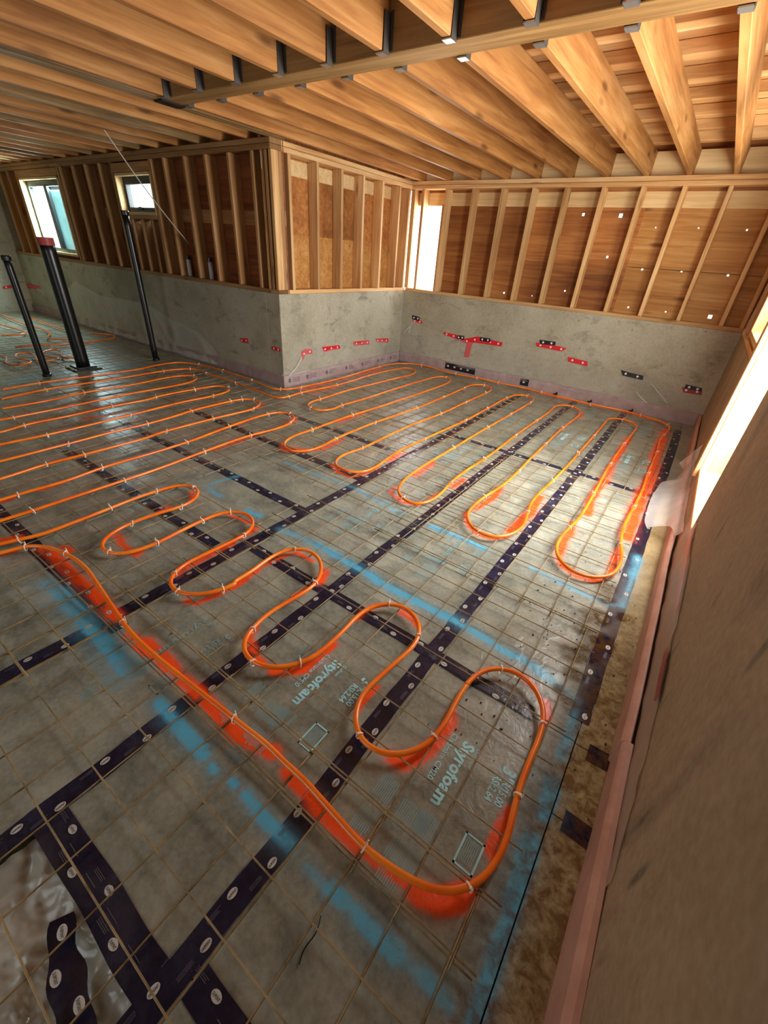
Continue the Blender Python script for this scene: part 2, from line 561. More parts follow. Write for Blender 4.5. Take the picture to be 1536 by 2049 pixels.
DATA = {"pipes":{"right":[[-5.227,1.096],[-5.306,1.512],[-5.315,2.005],[-5.295,2.469],[-5.295,2.753],[-5.263,2.985],[-5.217,3.071],[-5.11,3.12],[-4.894,3.093],[-4.602,3.094],[-4.303,3.086],[-3.841,3.064],[-3.668,3.05],[-3.537,3.083],[-3.518,3.18],[-3.524,3.384],[-3.482,3.943],[-3.505,4.713],[-3.496,5.168],[-3.434,5.461],[-3.309,5.456],[-3.208,5.35],[-3.151,5.156],[-3.192,4.734],[-3.215,4.332],[-3.232,3.782],[-3.222,3.388],[-3.219,3.232],[-3.149,3.108],[-3.057,3.066],[-2.938,3.102],[-2.888,3.226],[-2.908,3.374],[-2.895,3.73],[-2.897,4.109],[-2.885,4.514],[-2.884,5.031],[-2.868,5.294],[-2.826,5.414],[-2.747,5.443],[-2.617,5.317],[-2.577,5.133],[-2.582,4.537],[-2.588,3.832],[-2.635,3.227],[-2.622,2.635],[-2.626,2.419],[-2.597,2.289],[-2.545,2.22],[-2.471,2.179],[-2.388,2.192],[-2.317,2.289],[-2.303,2.449],[-2.324,2.63],[-2.332,2.876],[-2.339,3.217],[-2.311,3.624],[-2.288,3.932],[-2.299,4.551],[-2.308,5.091],[-2.296,5.357],[-2.18,5.495],[-2.05,5.394],[-2.014,5.296],[-2.01,5.134],[-2.003,4.538],[-2.011,3.968],[-2.036,3.386],[-2.038,3.056],[-2.034,2.628],[-2.052,2.413],[-2.016,2.277],[-1.96,2.22],[-1.883,2.199],[-1.799,2.21],[-1.74,2.278],[-1.722,2.401],[-1.751,2.626],[-1.772,2.859],[-1.749,3.205],[-1.718,3.967],[-1.717,4.534],[-1.724,5.144],[-1.695,5.367],[-1.586,5.459],[-1.452,5.33],[-1.436,5.142],[-1.445,4.531],[-1.45,3.958],[-1.458,3.215],[-1.451,2.628],[-1.434,2.393],[-1.397,2.261],[-1.348,2.189],[-1.28,2.149],[-1.202,2.14],[-1.146,2.201],[-1.123,2.321],[-1.133,2.466],[-1.149,2.585],[-1.158,2.812],[-1.147,3.193],[-1.155,3.945],[-1.153,4.561],[-1.148,4.995],[-1.156,5.251],[-1.103,5.393],[-0.996,5.427],[-0.886,5.306],[-0.855,5.137],[-0.865,4.542],[-0.86,3.937],[-0.849,3.474],[-0.835,3.168],[-0.837,2.825],[-0.867,2.566],[-0.871,2.39],[-0.853,2.271],[-0.807,2.186],[-0.748,2.134],[-0.696,2.116],[-0.641,2.116],[-0.59,2.147],[-0.54,2.226],[-0.515,2.327],[-0.519,2.428],[-0.552,2.576],[-0.578,2.729],[-0.58,2.919],[-0.565,3.177],[-0.554,3.733],[-0.558,3.934],[-0.554,4.529],[-0.558,5.033],[-0.548,5.296],[-0.419,5.386],[-0.318,5.33],[-0.261,5.213],[-0.253,5.094],[-0.271,4.528],[-0.276,3.877],[-0.259,3.179],[-0.254,2.732],[-0.27,2.576],[-0.284,2.405],[-0.275,2.292],[-0.247,2.216],[-0.202,2.159],[-0.132,2.118],[-0.052,2.132],[0.025,2.198],[0.057,2.269],[0.067,2.357],[0.053,2.501],[0.033,2.588],[0.013,2.738],[0.009,2.902],[0.018,3.184],[0.026,3.526],[0.017,3.922],[0.017,4.516],[0.002,4.89],[0.013,5.127],[0.037,5.353],[0.032,5.518],[0.007,5.581],[-0.113,5.686],[-0.278,5.731],[-0.461,5.768],[-0.858,5.722],[-1.479,5.774],[-1.661,5.801],[-2.116,5.764],[-2.438,5.782],[-2.75,5.746],[-3.359,5.793],[-3.593,5.696],[-3.733,5.447],[-3.732,5.152],[-3.676,4.499],[-3.675,3.921],[-3.69,3.531],[-3.725,3.362],[-3.788,3.299],[-3.839,3.26],[-4.056,3.276],[-4.288,3.311],[-4.884,3.321],[-5.344,3.282],[-5.524,3.222],[-5.612,3.126],[-5.609,2.837],[-5.548,2.603],[-5.577,2.124],[-5.594,1.636],[-5.553,1.195]],"left":[[-4.92,1.004],[-4.911,1.383],[-4.983,1.724],[-4.964,2.293],[-4.991,2.616],[-4.964,2.826],[-4.871,2.919],[-4.778,2.879],[-4.692,2.761],[-4.643,2.412],[-4.65,2.127],[-4.646,1.704],[-4.614,1.196],[-4.604,0.909],[-4.655,0.692],[-4.599,0.555],[-4.409,0.599],[-4.31,0.82],[-4.354,0.999],[-4.349,1.326],[-4.391,1.712],[-4.375,2.083],[-4.397,2.16],[-4.381,2.592],[-4.362,2.81],[-4.321,2.891],[-4.217,2.914],[-4.116,2.839],[-4.062,2.6],[-4.067,2.241],[-4.049,1.808],[-4.05,1.706],[-4.006,1.041],[-4.028,0.735],[-4.022,0.502],[-3.976,0.358],[-3.746,0.407],[-3.701,0.637],[-3.717,1.056],[-3.744,1.413],[-3.73,1.717],[-3.742,1.966],[-3.778,2.17],[-3.794,2.625],[-3.771,2.76],[-3.682,2.833],[-3.57,2.823],[-3.482,2.736],[-3.433,2.616],[-3.465,2.177],[-3.468,1.714],[-3.425,1.477],[-3.434,1.063],[-3.45,0.824],[-3.412,0.55],[-3.401,0.322],[-3.327,0.171],[-3.152,0.239],[-3.1,0.456],[-3.107,0.531],[-3.1,0.825],[-3.128,1.056],[-3.115,1.389],[-3.133,1.706],[-3.199,2.158],[-3.216,2.618],[-3.175,2.755],[-3.078,2.79],[-2.972,2.746],[-2.893,2.617],[-2.874,2.42],[-2.898,2.159],[-2.875,1.695],[-2.846,1.24],[-2.842,1.068],[-2.831,0.533],[-2.839,0.377],[-2.838,0.246]],"near":[[-2.639,0.194],[-2.588,0.302],[-2.564,0.381],[-2.535,0.448],[-2.535,0.629],[-2.549,0.826],[-2.561,0.982],[-2.555,1.115],[-2.545,1.208],[-2.499,1.284],[-2.42,1.315],[-2.345,1.29],[-2.277,1.214],[-2.259,1.119],[-2.287,0.971],[-2.3,0.83],[-2.287,0.729],[-2.251,0.654],[-2.211,0.622],[-2.157,0.611],[-2.109,0.621],[-2.051,0.671],[-2.026,0.751],[-2.018,0.825],[-2.026,0.953],[-2.029,1.121],[-2.017,1.224],[-1.975,1.288],[-1.895,1.325],[-1.809,1.302],[-1.751,1.242],[-1.731,1.183],[-1.737,1.036],[-1.745,0.906],[-1.747,0.812],[-1.725,0.745],[-1.687,0.696],[-1.636,0.677],[-1.583,0.676],[-1.525,0.701],[-1.474,0.753],[-1.437,0.824],[-1.427,0.906],[-1.444,0.864],[-1.443,0.98],[-1.461,1.122],[-1.454,1.219],[-1.427,1.266],[-1.376,1.305],[-1.298,1.309],[-1.223,1.272],[-1.17,1.213],[-1.138,1.146],[-1.132,1.063],[-1.144,0.966],[-1.153,0.845],[-1.14,0.758],[-1.121,0.696],[-1.09,0.662],[-1.045,0.641],[-0.996,0.638],[-0.929,0.662],[-0.884,0.702],[-0.851,0.75],[-0.831,0.812],[-0.827,0.89],[-0.829,0.993],[-0.838,1.118],[-0.817,1.202],[-0.771,1.258],[-0.711,1.286],[-0.642,1.274],[-0.58,1.231],[-0.556,1.192],[-0.538,1.103],[-0.549,1.016],[-0.562,0.898],[-0.57,0.809],[-0.552,0.746],[-0.522,0.698],[-0.49,0.673],[-0.449,0.658],[-0.397,0.665],[-0.346,0.689],[-0.307,0.732],[-0.277,0.784],[-0.268,0.826],[-0.263,0.912],[-0.274,1.009],[-0.272,1.114],[-0.277,1.061],[-0.265,1.152],[-0.237,1.213],[-0.197,1.25],[-0.14,1.272],[-0.078,1.264],[-0.023,1.222],[0.008,1.172],[0.024,1.115],[0.029,1.036],[0.028,0.933],[0.035,0.823],[0.044,0.756],[0.054,0.672],[0.047,0.615],[0.034,0.567],[0.019,0.537],[-0.021,0.492],[-0.075,0.461],[-0.156,0.441],[-0.266,0.428],[-0.338,0.434],[-0.418,0.441],[-0.527,0.452],[-0.633,0.451],[-0.67,0.456],[-0.858,0.446],[-1.094,0.432],[-1.289,0.42],[-1.493,0.418],[-1.636,0.433],[-1.869,0.465],[-2.094,0.493],[-2.246,0.483],[-2.374,0.449],[-2.474,0.388],[-2.5,0.276],[-2.553,0.171]],"far1":[[-10.823,2.781],[-10.093,2.73],[-9.372,2.708],[-9.128,2.735],[-8.68,2.751],[-8.386,2.686],[-8.081,2.541],[-7.913,2.571],[-7.788,2.71]],"far2":[[-9.806,2.41],[-9.576,2.405],[-9.196,2.445],[-8.757,2.469],[-8.579,2.425],[-8.509,2.277],[-8.574,2.104]],"far3":[[-10.063,3.013],[-9.362,3.002],[-8.539,3.0]],"far4":[[-7.231,1.651],[-6.983,1.688],[-6.725,1.608],[-6.57,1.614],[-6.54,1.72],[-6.594,1.819],[-6.709,1.842],[-6.858,1.785],[-7.066,1.804],[-7.153,1.882],[-7.138,1.988],[-6.944,1.974],[-6.613,1.899]],"far5":[[-6.936,2.066],[-7.096,2.133],[-7.198,2.3],[-7.009,2.303],[-6.664,2.204],[-6.533,2.307]],"far6":[[-7.612,1.97],[-7.589,2.302],[-7.512,2.419],[-7.489,2.778],[-7.628,3.28],[-7.816,3.37],[-8.192,3.158]],"far7":[[-6.931,2.073],[-6.75,2.086],[-6.661,2.131],[-6.569,2.105],[-6.578,1.945]]},"ties":[[-3.803,3.32],[-3.698,3.539],[-3.517,3.175],[-3.528,3.391],[-3.491,3.953],[-3.216,3.385],[-3.068,3.077],[-2.918,3.378],[-2.635,3.227],[-2.622,2.635],[-3.081,2.791],[-2.897,2.619],[-2.34,3.218],[-2.323,2.629],[-2.034,2.627],[-3.743,5.167],[-3.368,5.801],[-2.756,5.757],[-2.443,5.793],[-2.114,5.766],[-2.739,5.428],[-2.31,5.109],[-2.18,5.495],[-2.01,5.134],[-2.291,4.548],[-2.003,4.538],[-2.015,3.973],[-2.289,3.922],[-1.724,5.144],[-1.578,5.436],[-1.439,5.151],[-1.441,4.535],[-1.717,4.534],[-1.718,3.967],[-1.744,3.209],[-1.446,3.95],[-1.457,3.216],[-1.151,4.545],[-1.153,3.94],[-1.28,2.155],[-1.152,2.583],[-1.147,3.193],[-0.836,3.167],[-0.867,2.566],[-0.554,2.583],[-0.698,2.121],[-1.484,5.769],[-0.858,5.722],[-0.28,5.74],[-0.998,5.436],[-0.862,4.533],[-0.86,3.937],[-0.554,4.529],[-0.558,3.934],[-0.421,5.398],[-0.271,4.528],[-0.278,3.885],[0.017,4.516],[0.016,5.121],[0.012,5.573],[0.017,3.917],[-0.566,3.176],[-0.26,3.189],[-0.273,2.574],[0.017,3.174],[0.026,2.581],[-3.73,1.717],[-3.468,1.714],[-3.133,1.706],[-3.778,2.17],[-3.465,2.177],[-3.199,2.158],[-3.794,2.625],[-3.78,2.767],[-3.677,2.838],[-3.433,2.616],[-3.215,2.619],[-2.901,2.163],[-2.882,1.702],[-4.397,2.16],[-4.381,2.592],[-4.073,2.604],[-4.211,2.909],[-4.883,2.927],[-5.217,3.071],[-5.295,2.753],[-5.344,3.282],[-4.884,3.321],[-4.289,3.309],[-4.892,3.096],[-4.303,3.086],[-5.593,1.545],[-5.285,1.508],[-4.977,1.722],[-4.609,0.992],[-4.367,1.002],[-4.011,1.043],[-4.397,1.715],[-4.063,1.712],[-3.719,1.059],[-3.433,1.064],[-3.452,0.822],[-3.133,1.058],[-3.111,0.535],[-2.833,0.534],[-2.841,1.07],[-2.564,0.381],[-2.547,0.828],[-2.478,0.387],[-2.258,0.483],[-2.555,1.115],[-2.421,1.314],[-2.259,1.119],[-2.298,0.829],[-2.107,0.62],[-2.018,0.824],[-2.026,1.12],[-1.98,1.269],[-1.731,1.183],[-1.726,0.744],[-1.586,0.678],[-1.442,0.825],[-1.427,1.266],[-1.141,1.149],[-1.141,0.757],[-0.996,0.638],[-0.852,0.752],[-0.769,1.257],[-0.555,1.189],[-0.489,0.672],[-0.268,0.822],[-0.197,1.254],[0.024,1.115],[0.033,0.821],[0.023,0.532],[-1.593,0.431],[-0.854,0.448],[-0.266,0.429]],"orange":[[[[-0.263,4.143],[-0.25,3.576],[-0.262,3.384],[-0.258,3.14],[-0.226,2.912]],0.034],[[[-0.279,2.73],[-0.255,2.567],[-0.263,2.418],[-0.245,2.302]],0.026],[[[0.034,4.431],[0.049,3.905],[0.037,3.554],[0.035,3.147],[0.05,2.777]],0.05],[[[0.034,2.597],[0.031,2.43],[0.038,2.284]],0.022],[[[-0.256,2.28],[-0.198,2.185],[-0.115,2.143],[-0.036,2.162],[0.017,2.207]],0.016],[[[-0.855,2.872],[-0.837,2.646],[-0.863,2.438]],0.024],[[[-0.897,2.339],[-0.818,2.216],[-0.712,2.147],[-0.625,2.174],[-0.56,2.253]],0.014],[[[-0.572,2.928],[-0.548,2.654],[-0.559,2.51],[-0.571,2.33]],0.034],[[[-1.455,2.313],[-1.444,2.222],[-1.302,2.164],[-1.184,2.208]],0.014],[[[-1.476,2.878],[-1.457,2.573]],0.03],[[[-1.136,2.784],[-1.138,2.608]],0.024],[[[-1.166,2.479],[-1.183,2.337]],0.014],[[[-0.276,4.905],[-0.267,4.26],[-0.264,3.971]],0.03],[[[-0.873,5.4],[-0.85,5.172]],0.03],[[[0.008,5.524],[0.016,4.904],[0.021,4.542],[0.043,4.077]],0.05],[[[-0.121,5.801],[-0.55,5.857],[-1.143,5.847],[-1.659,5.823]],0.02],[[[-2.654,3.023],[-2.658,3.271],[-2.665,3.443]],0.03],[[[-2.591,2.225],[-2.412,2.359]],0.016],[[[-3.065,2.836],[-2.948,2.674]],0.03],[[[-3.716,3.538],[-3.718,4.347],[-3.73,5.252]],0.018],[[[-3.517,3.375],[-3.507,4.297],[-3.513,5.197]],0.012],[[[-2.657,2.297],[-2.548,2.197],[-2.401,2.257],[-2.312,2.459],[-2.339,2.746]],0.018],[[[-2.056,2.275],[-1.929,2.202],[-1.799,2.211],[-1.765,2.312],[-1.75,2.494]],0.016],[[[-1.776,2.872],[-1.775,2.65]],0.03],[[[-1.452,0.881],[-1.472,1.094],[-1.457,1.219],[-1.427,1.286],[-1.306,1.293]],0.014],[[[-1.198,1.275],[-1.151,1.184]],0.022],[[[-1.167,0.786],[-1.142,0.733],[-1.078,0.697],[-0.993,0.677]],0.018],[[[-0.928,0.687],[-0.868,0.726],[-0.837,0.772],[-0.834,0.837]],0.026],[[[-0.835,0.936],[-0.837,0.841]],0.02],[[[-1.178,1.113],[-1.188,1.03]],0.012],[[[-0.715,1.283],[-0.647,1.282],[-0.6,1.258]],0.016],[[[-0.557,0.89],[-0.565,0.818],[-0.555,0.764]],0.012],[[[-0.254,0.938],[-0.261,0.876],[-0.263,0.825]],0.026],[[[-0.36,0.698],[-0.314,0.707],[-0.286,0.744],[-0.266,0.801]],0.03],[[[-0.822,1.253],[-0.847,1.207],[-0.85,1.114]],0.016],[[[-0.102,1.3],[-0.058,1.282]],0.016],[[[0.004,1.244],[0.031,1.173]],0.02],[[[0.02,0.653],[0.023,0.731],[0.024,0.801]],0.012],[[[0.037,0.643],[0.036,0.729],[0.036,0.792]],0.016],[[[-0.096,0.445],[-0.04,0.463],[0.001,0.508],[0.019,0.542]],0.034],[[[-0.268,0.974],[-0.252,0.924]],0.02],[[[-0.603,0.446],[-0.487,0.436],[-0.383,0.428],[-0.275,0.434]],0.022],[[[-0.259,0.429],[-0.188,0.429],[-0.121,0.446]],0.012],[[[-2.558,0.279],[-2.547,0.338]],0.022],[[[-2.456,0.434],[-2.309,0.45],[-2.118,0.441],[-1.971,0.444],[-1.82,0.441],[-1.674,0.435]],0.032],[[[-1.534,0.42],[-1.44,0.416],[-1.374,0.419]],0.03],[[[-2.411,0.508],[-2.329,0.522]],0.02],[[[-2.699,0.321],[-2.669,0.391]],0.03],[[[-1.446,0.441],[-1.246,0.442]],0.036],[[[-1.236,0.437],[-1.028,0.437],[-0.816,0.427],[-0.682,0.463]],0.03],[[[-2.293,0.739],[-2.179,0.713],[-2.047,0.722]],0.024],[[[-2.062,0.754],[-2.099,0.69]],0.016],[[[-2.361,1.003],[-2.381,1.102]],0.012],[[[-2.441,1.304],[-2.374,1.253]],0.022],[[[-1.783,1.296],[-1.782,1.174]],0.024],[[[-2.031,1.283],[-1.855,1.313]],0.014],[[[-1.741,0.757],[-1.761,0.844],[-1.757,0.973],[-1.756,1.117]],0.016],[[[-1.545,0.688],[-1.494,0.707],[-1.464,0.831],[-1.455,0.956]],0.018],[[[-3.174,0.807],[-3.158,0.682]],0.03],[[[-3.152,0.458],[-3.158,0.534]],0.02],[[[-4.732,1.018],[-4.748,1.155]],0.04],[[[-4.463,1.015],[-4.491,1.199]],0.03],[[[-4.316,1.461],[-4.221,1.763]],0.03],[[[-3.646,2.939],[-3.512,2.769]],0.02],[[[-3.053,2.834],[-2.958,2.674]],0.03],[[[-3.913,2.695],[-3.849,2.208]],0.014],[[[-3.297,2.401],[-3.227,1.905]],0.012],[[[-2.934,2.346],[-2.923,1.796]],0.012]],"blue":[[[[-1.663,1.384],[-1.532,1.403],[-1.385,1.415]],0.03,0.5],[[[-1.385,1.415],[-1.233,1.413],[-1.085,1.405],[-1.007,1.408],[-0.918,1.39],[-0.8,1.39],[-0.685,1.394],[-0.576,1.399],[-0.471,1.403],[-0.366,1.397],[-0.299,1.393],[-0.242,1.38],[-0.152,1.391],[-0.081,1.381],[-0.011,1.366]],0.03,1],[[[-0.011,1.366],[0.048,1.344],[0.092,1.329]],0.03,0.4],[[[0.107,1.272],[0.115,1.152],[0.11,1.073]],0.025,0.6],[[[0.117,0.958],[0.122,0.904],[0.122,0.85]],0.036,0.8],[[[0.113,0.759],[0.117,0.693]],0.04,0.7],[[[0.118,0.658],[0.119,0.597],[0.122,0.571]],0.04,0.7],[[[0.118,0.934],[0.119,0.86]],0.025,0.8],[[[0.117,0.738],[0.127,0.635],[0.128,0.548],[0.124,0.467],[0.128,0.377],[0.13,0.337]],0.034,0.75],[[[-2.152,0.336],[-2.035,0.345]],0.045,0.5],[[[-2.035,0.345],[-1.837,0.346],[-1.716,0.334]],0.05,0.7],[[[-1.716,0.334],[-1.599,0.339],[-1.468,0.335],[-1.369,0.332]],0.045,1],[[[-1.148,0.33],[-0.997,0.327],[-0.885,0.323]],0.03,1],[[[-1.029,0.315],[-0.905,0.316],[-0.856,0.313]],0.024,1],[[[-0.806,0.308],[-0.786,0.305]],0.018,0.9],[[[-0.718,0.321],[-0.701,0.32]],0.016,0.9],[[[-0.649,0.324],[-0.587,0.318],[-0.495,0.313]],0.024,0.9],[[[-0.495,0.313],[-0.442,0.317]],0.025,0.6],[[[-0.373,0.311],[-0.319,0.309]],0.02,0.4],[[[-0.288,0.311],[-0.237,0.318]],0.022,0.8],[[[-0.199,0.318],[-0.131,0.316],[-0.078,0.321]],0.03,0.75],[[[-0.078,0.321],[-0.002,0.325]],0.02,0.4],[[[-0.002,0.325],[0.067,0.323]],0.025,0.6],[[[-1.306,2.028],[-1.2,2.048]],0.02,0.5],[[[-0.988,2.034],[-0.861,2.037],[-0.731,2.047],[-0.609,2.035]],0.022,1],[[[-0.339,2.041],[-0.226,2.038],[-0.119,2.035]],0.016,0.5],[[[-0.21,2.037],[-0.064,2.014],[0.084,2.019],[0.145,2.054]],0.016,0.6],[[[0.152,2.583],[0.152,2.439],[0.15,2.22]],0.024,0.7],[[[0.143,2.588],[0.151,2.23],[0.145,2.054]],0.024,0.7],[[[-2.445,1.453],[-2.439,1.539],[-2.416,1.645]],0.02,0.6],[[[-2.407,1.4],[-2.258,1.39]],0.022,0.6],[[[-1.983,1.39],[-1.872,1.401]],0.022,1],[[[-2.341,2.05],[-2.136,2.051],[-1.949,2.07],[-1.771,2.087],[-1.635,2.091],[-1.479,2.062],[-1.341,2.08]],0.02,0.45],[[[-3.92,3.962],[-3.858,4.007]],0.03,0.7],[[[-5.945,1.428],[-6.046,1.771],[-6.045,1.994]],0.1,0.6],[[[-6.056,2.214],[-5.911,2.742]],0.12,0.35]],"mud":[[0.053,2.164,0.07],[0.061,1.884,0.09],[0.12,1.711,0.1],[0.087,1.612,0.08],[0.061,1.458,0.05],[0.063,2.047,0.06],[0.034,2.401,0.03],[0.022,1.747,0.05],[0.069,1.315,0.04],[0.031,1.342,0.03],[0.175,1.957,0.05],[-0.017,2.185,0.05],[0.024,1.561,0.06]],"tapes":{"jog":[[[3.79,0.379],[3.87,0.404],[3.987,0.384],[3.976,0.33],[3.867,0.343],[3.82,0.277]],[[4.158,0.394],[4.501,0.384],[4.516,0.336],[4.195,0.332]],[[4.796,0.395],[5.139,0.386],[5.169,0.323],[4.809,0.343]],[[5.302,0.389],[5.637,0.363],[5.631,0.303],[5.346,0.334]]],"left":[[[-4.107,0.448],[-3.957,0.445],[-3.957,0.408],[-4.102,0.407]],[[-4.695,0.447],[-4.542,0.47],[-4.531,0.411],[-4.662,0.403]],[[-6.548,0.346],[-6.37,0.349],[-6.38,0.319],[-6.563,0.309]],[[-8.505,0.457],[-7.986,0.447],[-8.005,0.412],[-8.527,0.421]],[[-7.623,0.4],[-7.345,0.416],[-7.365,0.375],[-7.6,0.378]],[[-11.4,0.493],[-10.541,0.509],[-10.631,0.464],[-11.534,0.383]],[[-12.78,0.314],[-11.919,0.429],[-11.987,0.362],[-12.774,0.261]]],"back":[[[-3.173,0.533],[-2.949,0.527],[-2.939,0.468],[-3.157,0.497]],[[-2.953,0.496],[-2.79,0.497],[-2.625,0.551],[-2.235,0.529],[-2.24,0.478],[-2.66,0.464],[-2.682,0.438],[-2.699,0.251],[-2.78,0.245],[-2.769,0.432],[-2.946,0.459]],[[-1.784,0.598],[-1.47,0.6],[-1.376,0.588],[-1.434,0.544],[-1.764,0.553]],[[-3.734,0.629],[-3.555,0.636],[-3.559,0.597],[-3.731,0.606]],[[-1.336,0.494],[-1.085,0.479],[-1.073,0.423],[-1.319,0.437]],[[-0.016,0.388],[0.182,0.399],[0.198,0.341],[0.019,0.333]]],"black":[[[-3.742,0.694],[-3.61,0.683],[-3.603,0.63],[-3.735,0.637]],[[-2.939,0.521],[-2.823,0.53],[-2.823,0.477],[-2.926,0.47]],[[-2.582,0.55],[-2.422,0.552],[-2.412,0.507],[-2.571,0.497]],[[-1.743,0.639],[-1.534,0.646],[-1.528,0.601],[-1.724,0.587]],[[-0.689,0.453],[-0.585,0.44],[-0.432,0.433],[-0.422,0.384],[-0.646,0.396]],[[0.011,0.425],[0.067,0.421],[0.176,0.413],[0.178,0.375],[0.015,0.379]]]}}

# principal planes of the room, metres: floor (top of foam) z = 0
YB, YL, XJ, XR = 5.98, 3.50, -3.93, 0.293      # back wall, left wall, jog wall, right wall
XW = -11.3                                     # far west wall
YN = -3.0                                      # wall behind the camera
ZC, ZS, ZP0, ZP1 = 1.01, 1.05, 2.235, 2.32     # concrete top, sill top, plate bottom, plate top
ZJ, ZD = 2.53, 2.60                           # joist top, roof deck

# ------------------------------------------------------------------ floor base and foam boards
floor = boxes('floor', [(XW - .2, XR + .3, YN - .2, YL + .3, -.25, -.082), (XJ - .2, XR + .3, YL + .3, YB + .3, -.25, -.082)], M['slab'])
tag(floor, 'foam-insulated floor under wire mesh and orange pipe', 'floor', kind='structure')


def seg_dist(P, poly):
    d = np.full(len(P), 1e9)
    poly = np.asarray(poly, float)
    if len(poly) == 1:
        return np.hypot(*(P - poly[0]).T)
    for a, b in zip(poly[:-1], poly[1:]):
        ab = b - a
        L2 = max(ab @ ab, 1e-9)
        t = np.clip(((P - a) @ ab) / L2, 0, 1)
        d = np.minimum(d, np.hypot(*(P - (a + t[:, None] * ab)).T))
    return d


def sstep(e0, e1, x):
    t = np.clip((x - e0) / (e1 - e0), 0, 1)
    return t * t * (3 - 2 * t)


def paint(me, P):
    """spray paint and mud that lie on the boards and on the tape, as point attributes"""
    n = len(P)
    fields = {k: np.zeros(n) for k in ('orange', 'blue', 'mud')}
    lo, hi = P.min(0) - .3, P.max(0) + .3
    jit = np.array([noise.noise((p[0] * 9, p[1] * 9, 0)) for p in P]) * 0.35 + 1.0 if n else None

    def near(poly, r):
        q = np.asarray(poly)
        return not ((q.max(0) < lo - r).any() or (q.min(0) > hi + r).any())
    for poly, r in DATA['orange']:
        if near(poly, r):
            d = seg_dist(P, poly)
            fields['orange'] = np.maximum(fields['orange'], sstep(r * 1.12, r * .6, d * jit))
            fields['orange'] = np.maximum(fields['orange'], .12 * sstep(r * 2.0, r * .8, d))
    for poly, r, a in DATA['blue']:
        if near(poly, r):
            d = seg_dist(P, poly)
            fields['blue'] = np.maximum(fields['blue'], min(1, a * 1.15) * sstep(r * 1.0, r * .45, d * jit))
            fields['blue'] = np.maximum(fields['blue'], .2 * a * sstep(r * 2.4, r * .9, d))
    for x, y, r in DATA['mud']:
        d = np.hypot(P[:, 0] - x, P[:, 1] - y)
        fields['mud'] = np.maximum(fields['mud'], .95 * sstep(r * 1.5, r * .3, d * jit))
    # dusty mud along the right wall
    e = sstep(-.02, .16, P[:, 0]) * sstep(2.7, 1.3, P[:, 1]) * .8
    fields['mud'] = np.maximum(fields['mud'], e)
    for k, v in fields.items():
        a = me.attributes.new(k, 'FLOAT', 'POINT')
        a.data.foreach_set('value', v.astype(np.float32))


def sheet(name, x0, x1, y0, y1, z, res, mat, parent, skirt=0.0, wob=0.0, zf=None):
    nx, ny = max(2, int((x1 - x0) / res) + 1), max(2, int((y1 - y0) / res) + 1)
    X, Y = np.meshgrid(np.linspace(x0, x1, nx), np.linspace(y0, y1, ny), indexing='ij')
    Z = np.full(X.shape, z)
    if wob:
        if x1 - x0 < y1 - y0:
            off = np.array([noise.noise((x0 * 3, y * 6, 1.0)) for y in Y[0]]) * wob
            X += off[None, :]
        else:
            off = np.array([noise.noise((x * 6, y0 * 3, 2.0)) for x in X[:, 0]]) * wob
            Y += off[:, None]
    if zf is not None:
        Z = zf(X, Y)
    V = np.stack([X, Y, Z], -1).reshape(-1, 3)
    i = (np.arange(nx - 1)[:, None] * ny + np.arange(ny - 1)[None, :]).ravel()
    F = np.stack([i, i + ny, i + ny + 1, i + 1], 1).tolist()
    if skirt:
        ring = [k * ny for k in range(nx)] + [(nx - 1) * ny + k for k in range(1, ny)] + [k * ny + ny - 1 for k in range(nx - 2, -1, -1)] + [k for k in range(ny - 2, 0, -1)]
        b = len(V)
        low = V[ring].copy()
        low[:, 2] -= skirt
        V = np.vstack([V, low])
        m = len(ring)
        for k in range(m):
            q = (k + 1) % m
            F.append((ring[k], b + k, b + q, ring[q]))
    cx, cy = (x0 + x1) / 2, (y0 + y1) / 2
    W = V.copy()
    W[:, 0] -= cx
    W[:, 1] -= cy
    o = raw(name, W.tolist(), F, mat, parent, loc=(cx, cy, 0))
    paint(o.data, V[:, :2])
    return o


G = 0.002
XS = [-1.70, -1.065, -.465, .14]


def board(x0, x1, y0, y1, res):
    sheet('foam_board', x0 + G, x1 - G, y0 + G, y1 - G, 0.0, res, M['foam_tan'] if x0 > .1 and y1 < 4 else M['foam'], floor, skirt=.075)


cols = [(-1.70, -1.065, [-2.9, -1.28, 1.155, 3.57, 5.97]), (-1.065, -.465, [-.075, 1.155, 3.57, 5.97]), (-.465, .14, [-2.9, 0.0, 1.155, 3.57, 5.97]), (.14, XR - .003, [-2.9, -.3, .87, 1.15, 3.57, 5.97])]
for x0, x1, ys in cols:
    for a, b in zip(ys[:-1], ys[1:]):
        board(x0, x1, a, b, .0125 if a < 3.4 and b > -.2 else .03)
board(-1.065, -.465, -2.9, -.78, .06)
for k in range(-5, 10):
    ya, yb = .41 + .61 * (k - 1), .41 + .61 * k
    ya, yb = max(ya, -2.9), min(yb, YB - .01)
    if yb - ya < .02:
        continue
    segs = [-1.70]
    x = -1.70 - (2.44 if k % 2 else 1.22)
    west = XW + .02 if yb <= YL + .01 else XJ + .01
    if ya < YL - .03 < yb:
        west = XW + .02
        yb2 = YL - .01
    else:
        yb2 = yb
    while x > west:
        segs.append(x)
        x -= 2.44
    segs.append(west)
    for xa, xb in zip(segs[:-1], segs[1:]):
        res = .016 if (xb > -4.2 and -.3 < yb and ya < 2.3) else .06
        if xa - xb > .03:
            board(xb, xa, ya, yb2, res)
    if yb2 != yb:                       # the row that passes the corner goes on beside the jog
        board(XJ + .02, -1.70, yb2 + .005, yb, .04)


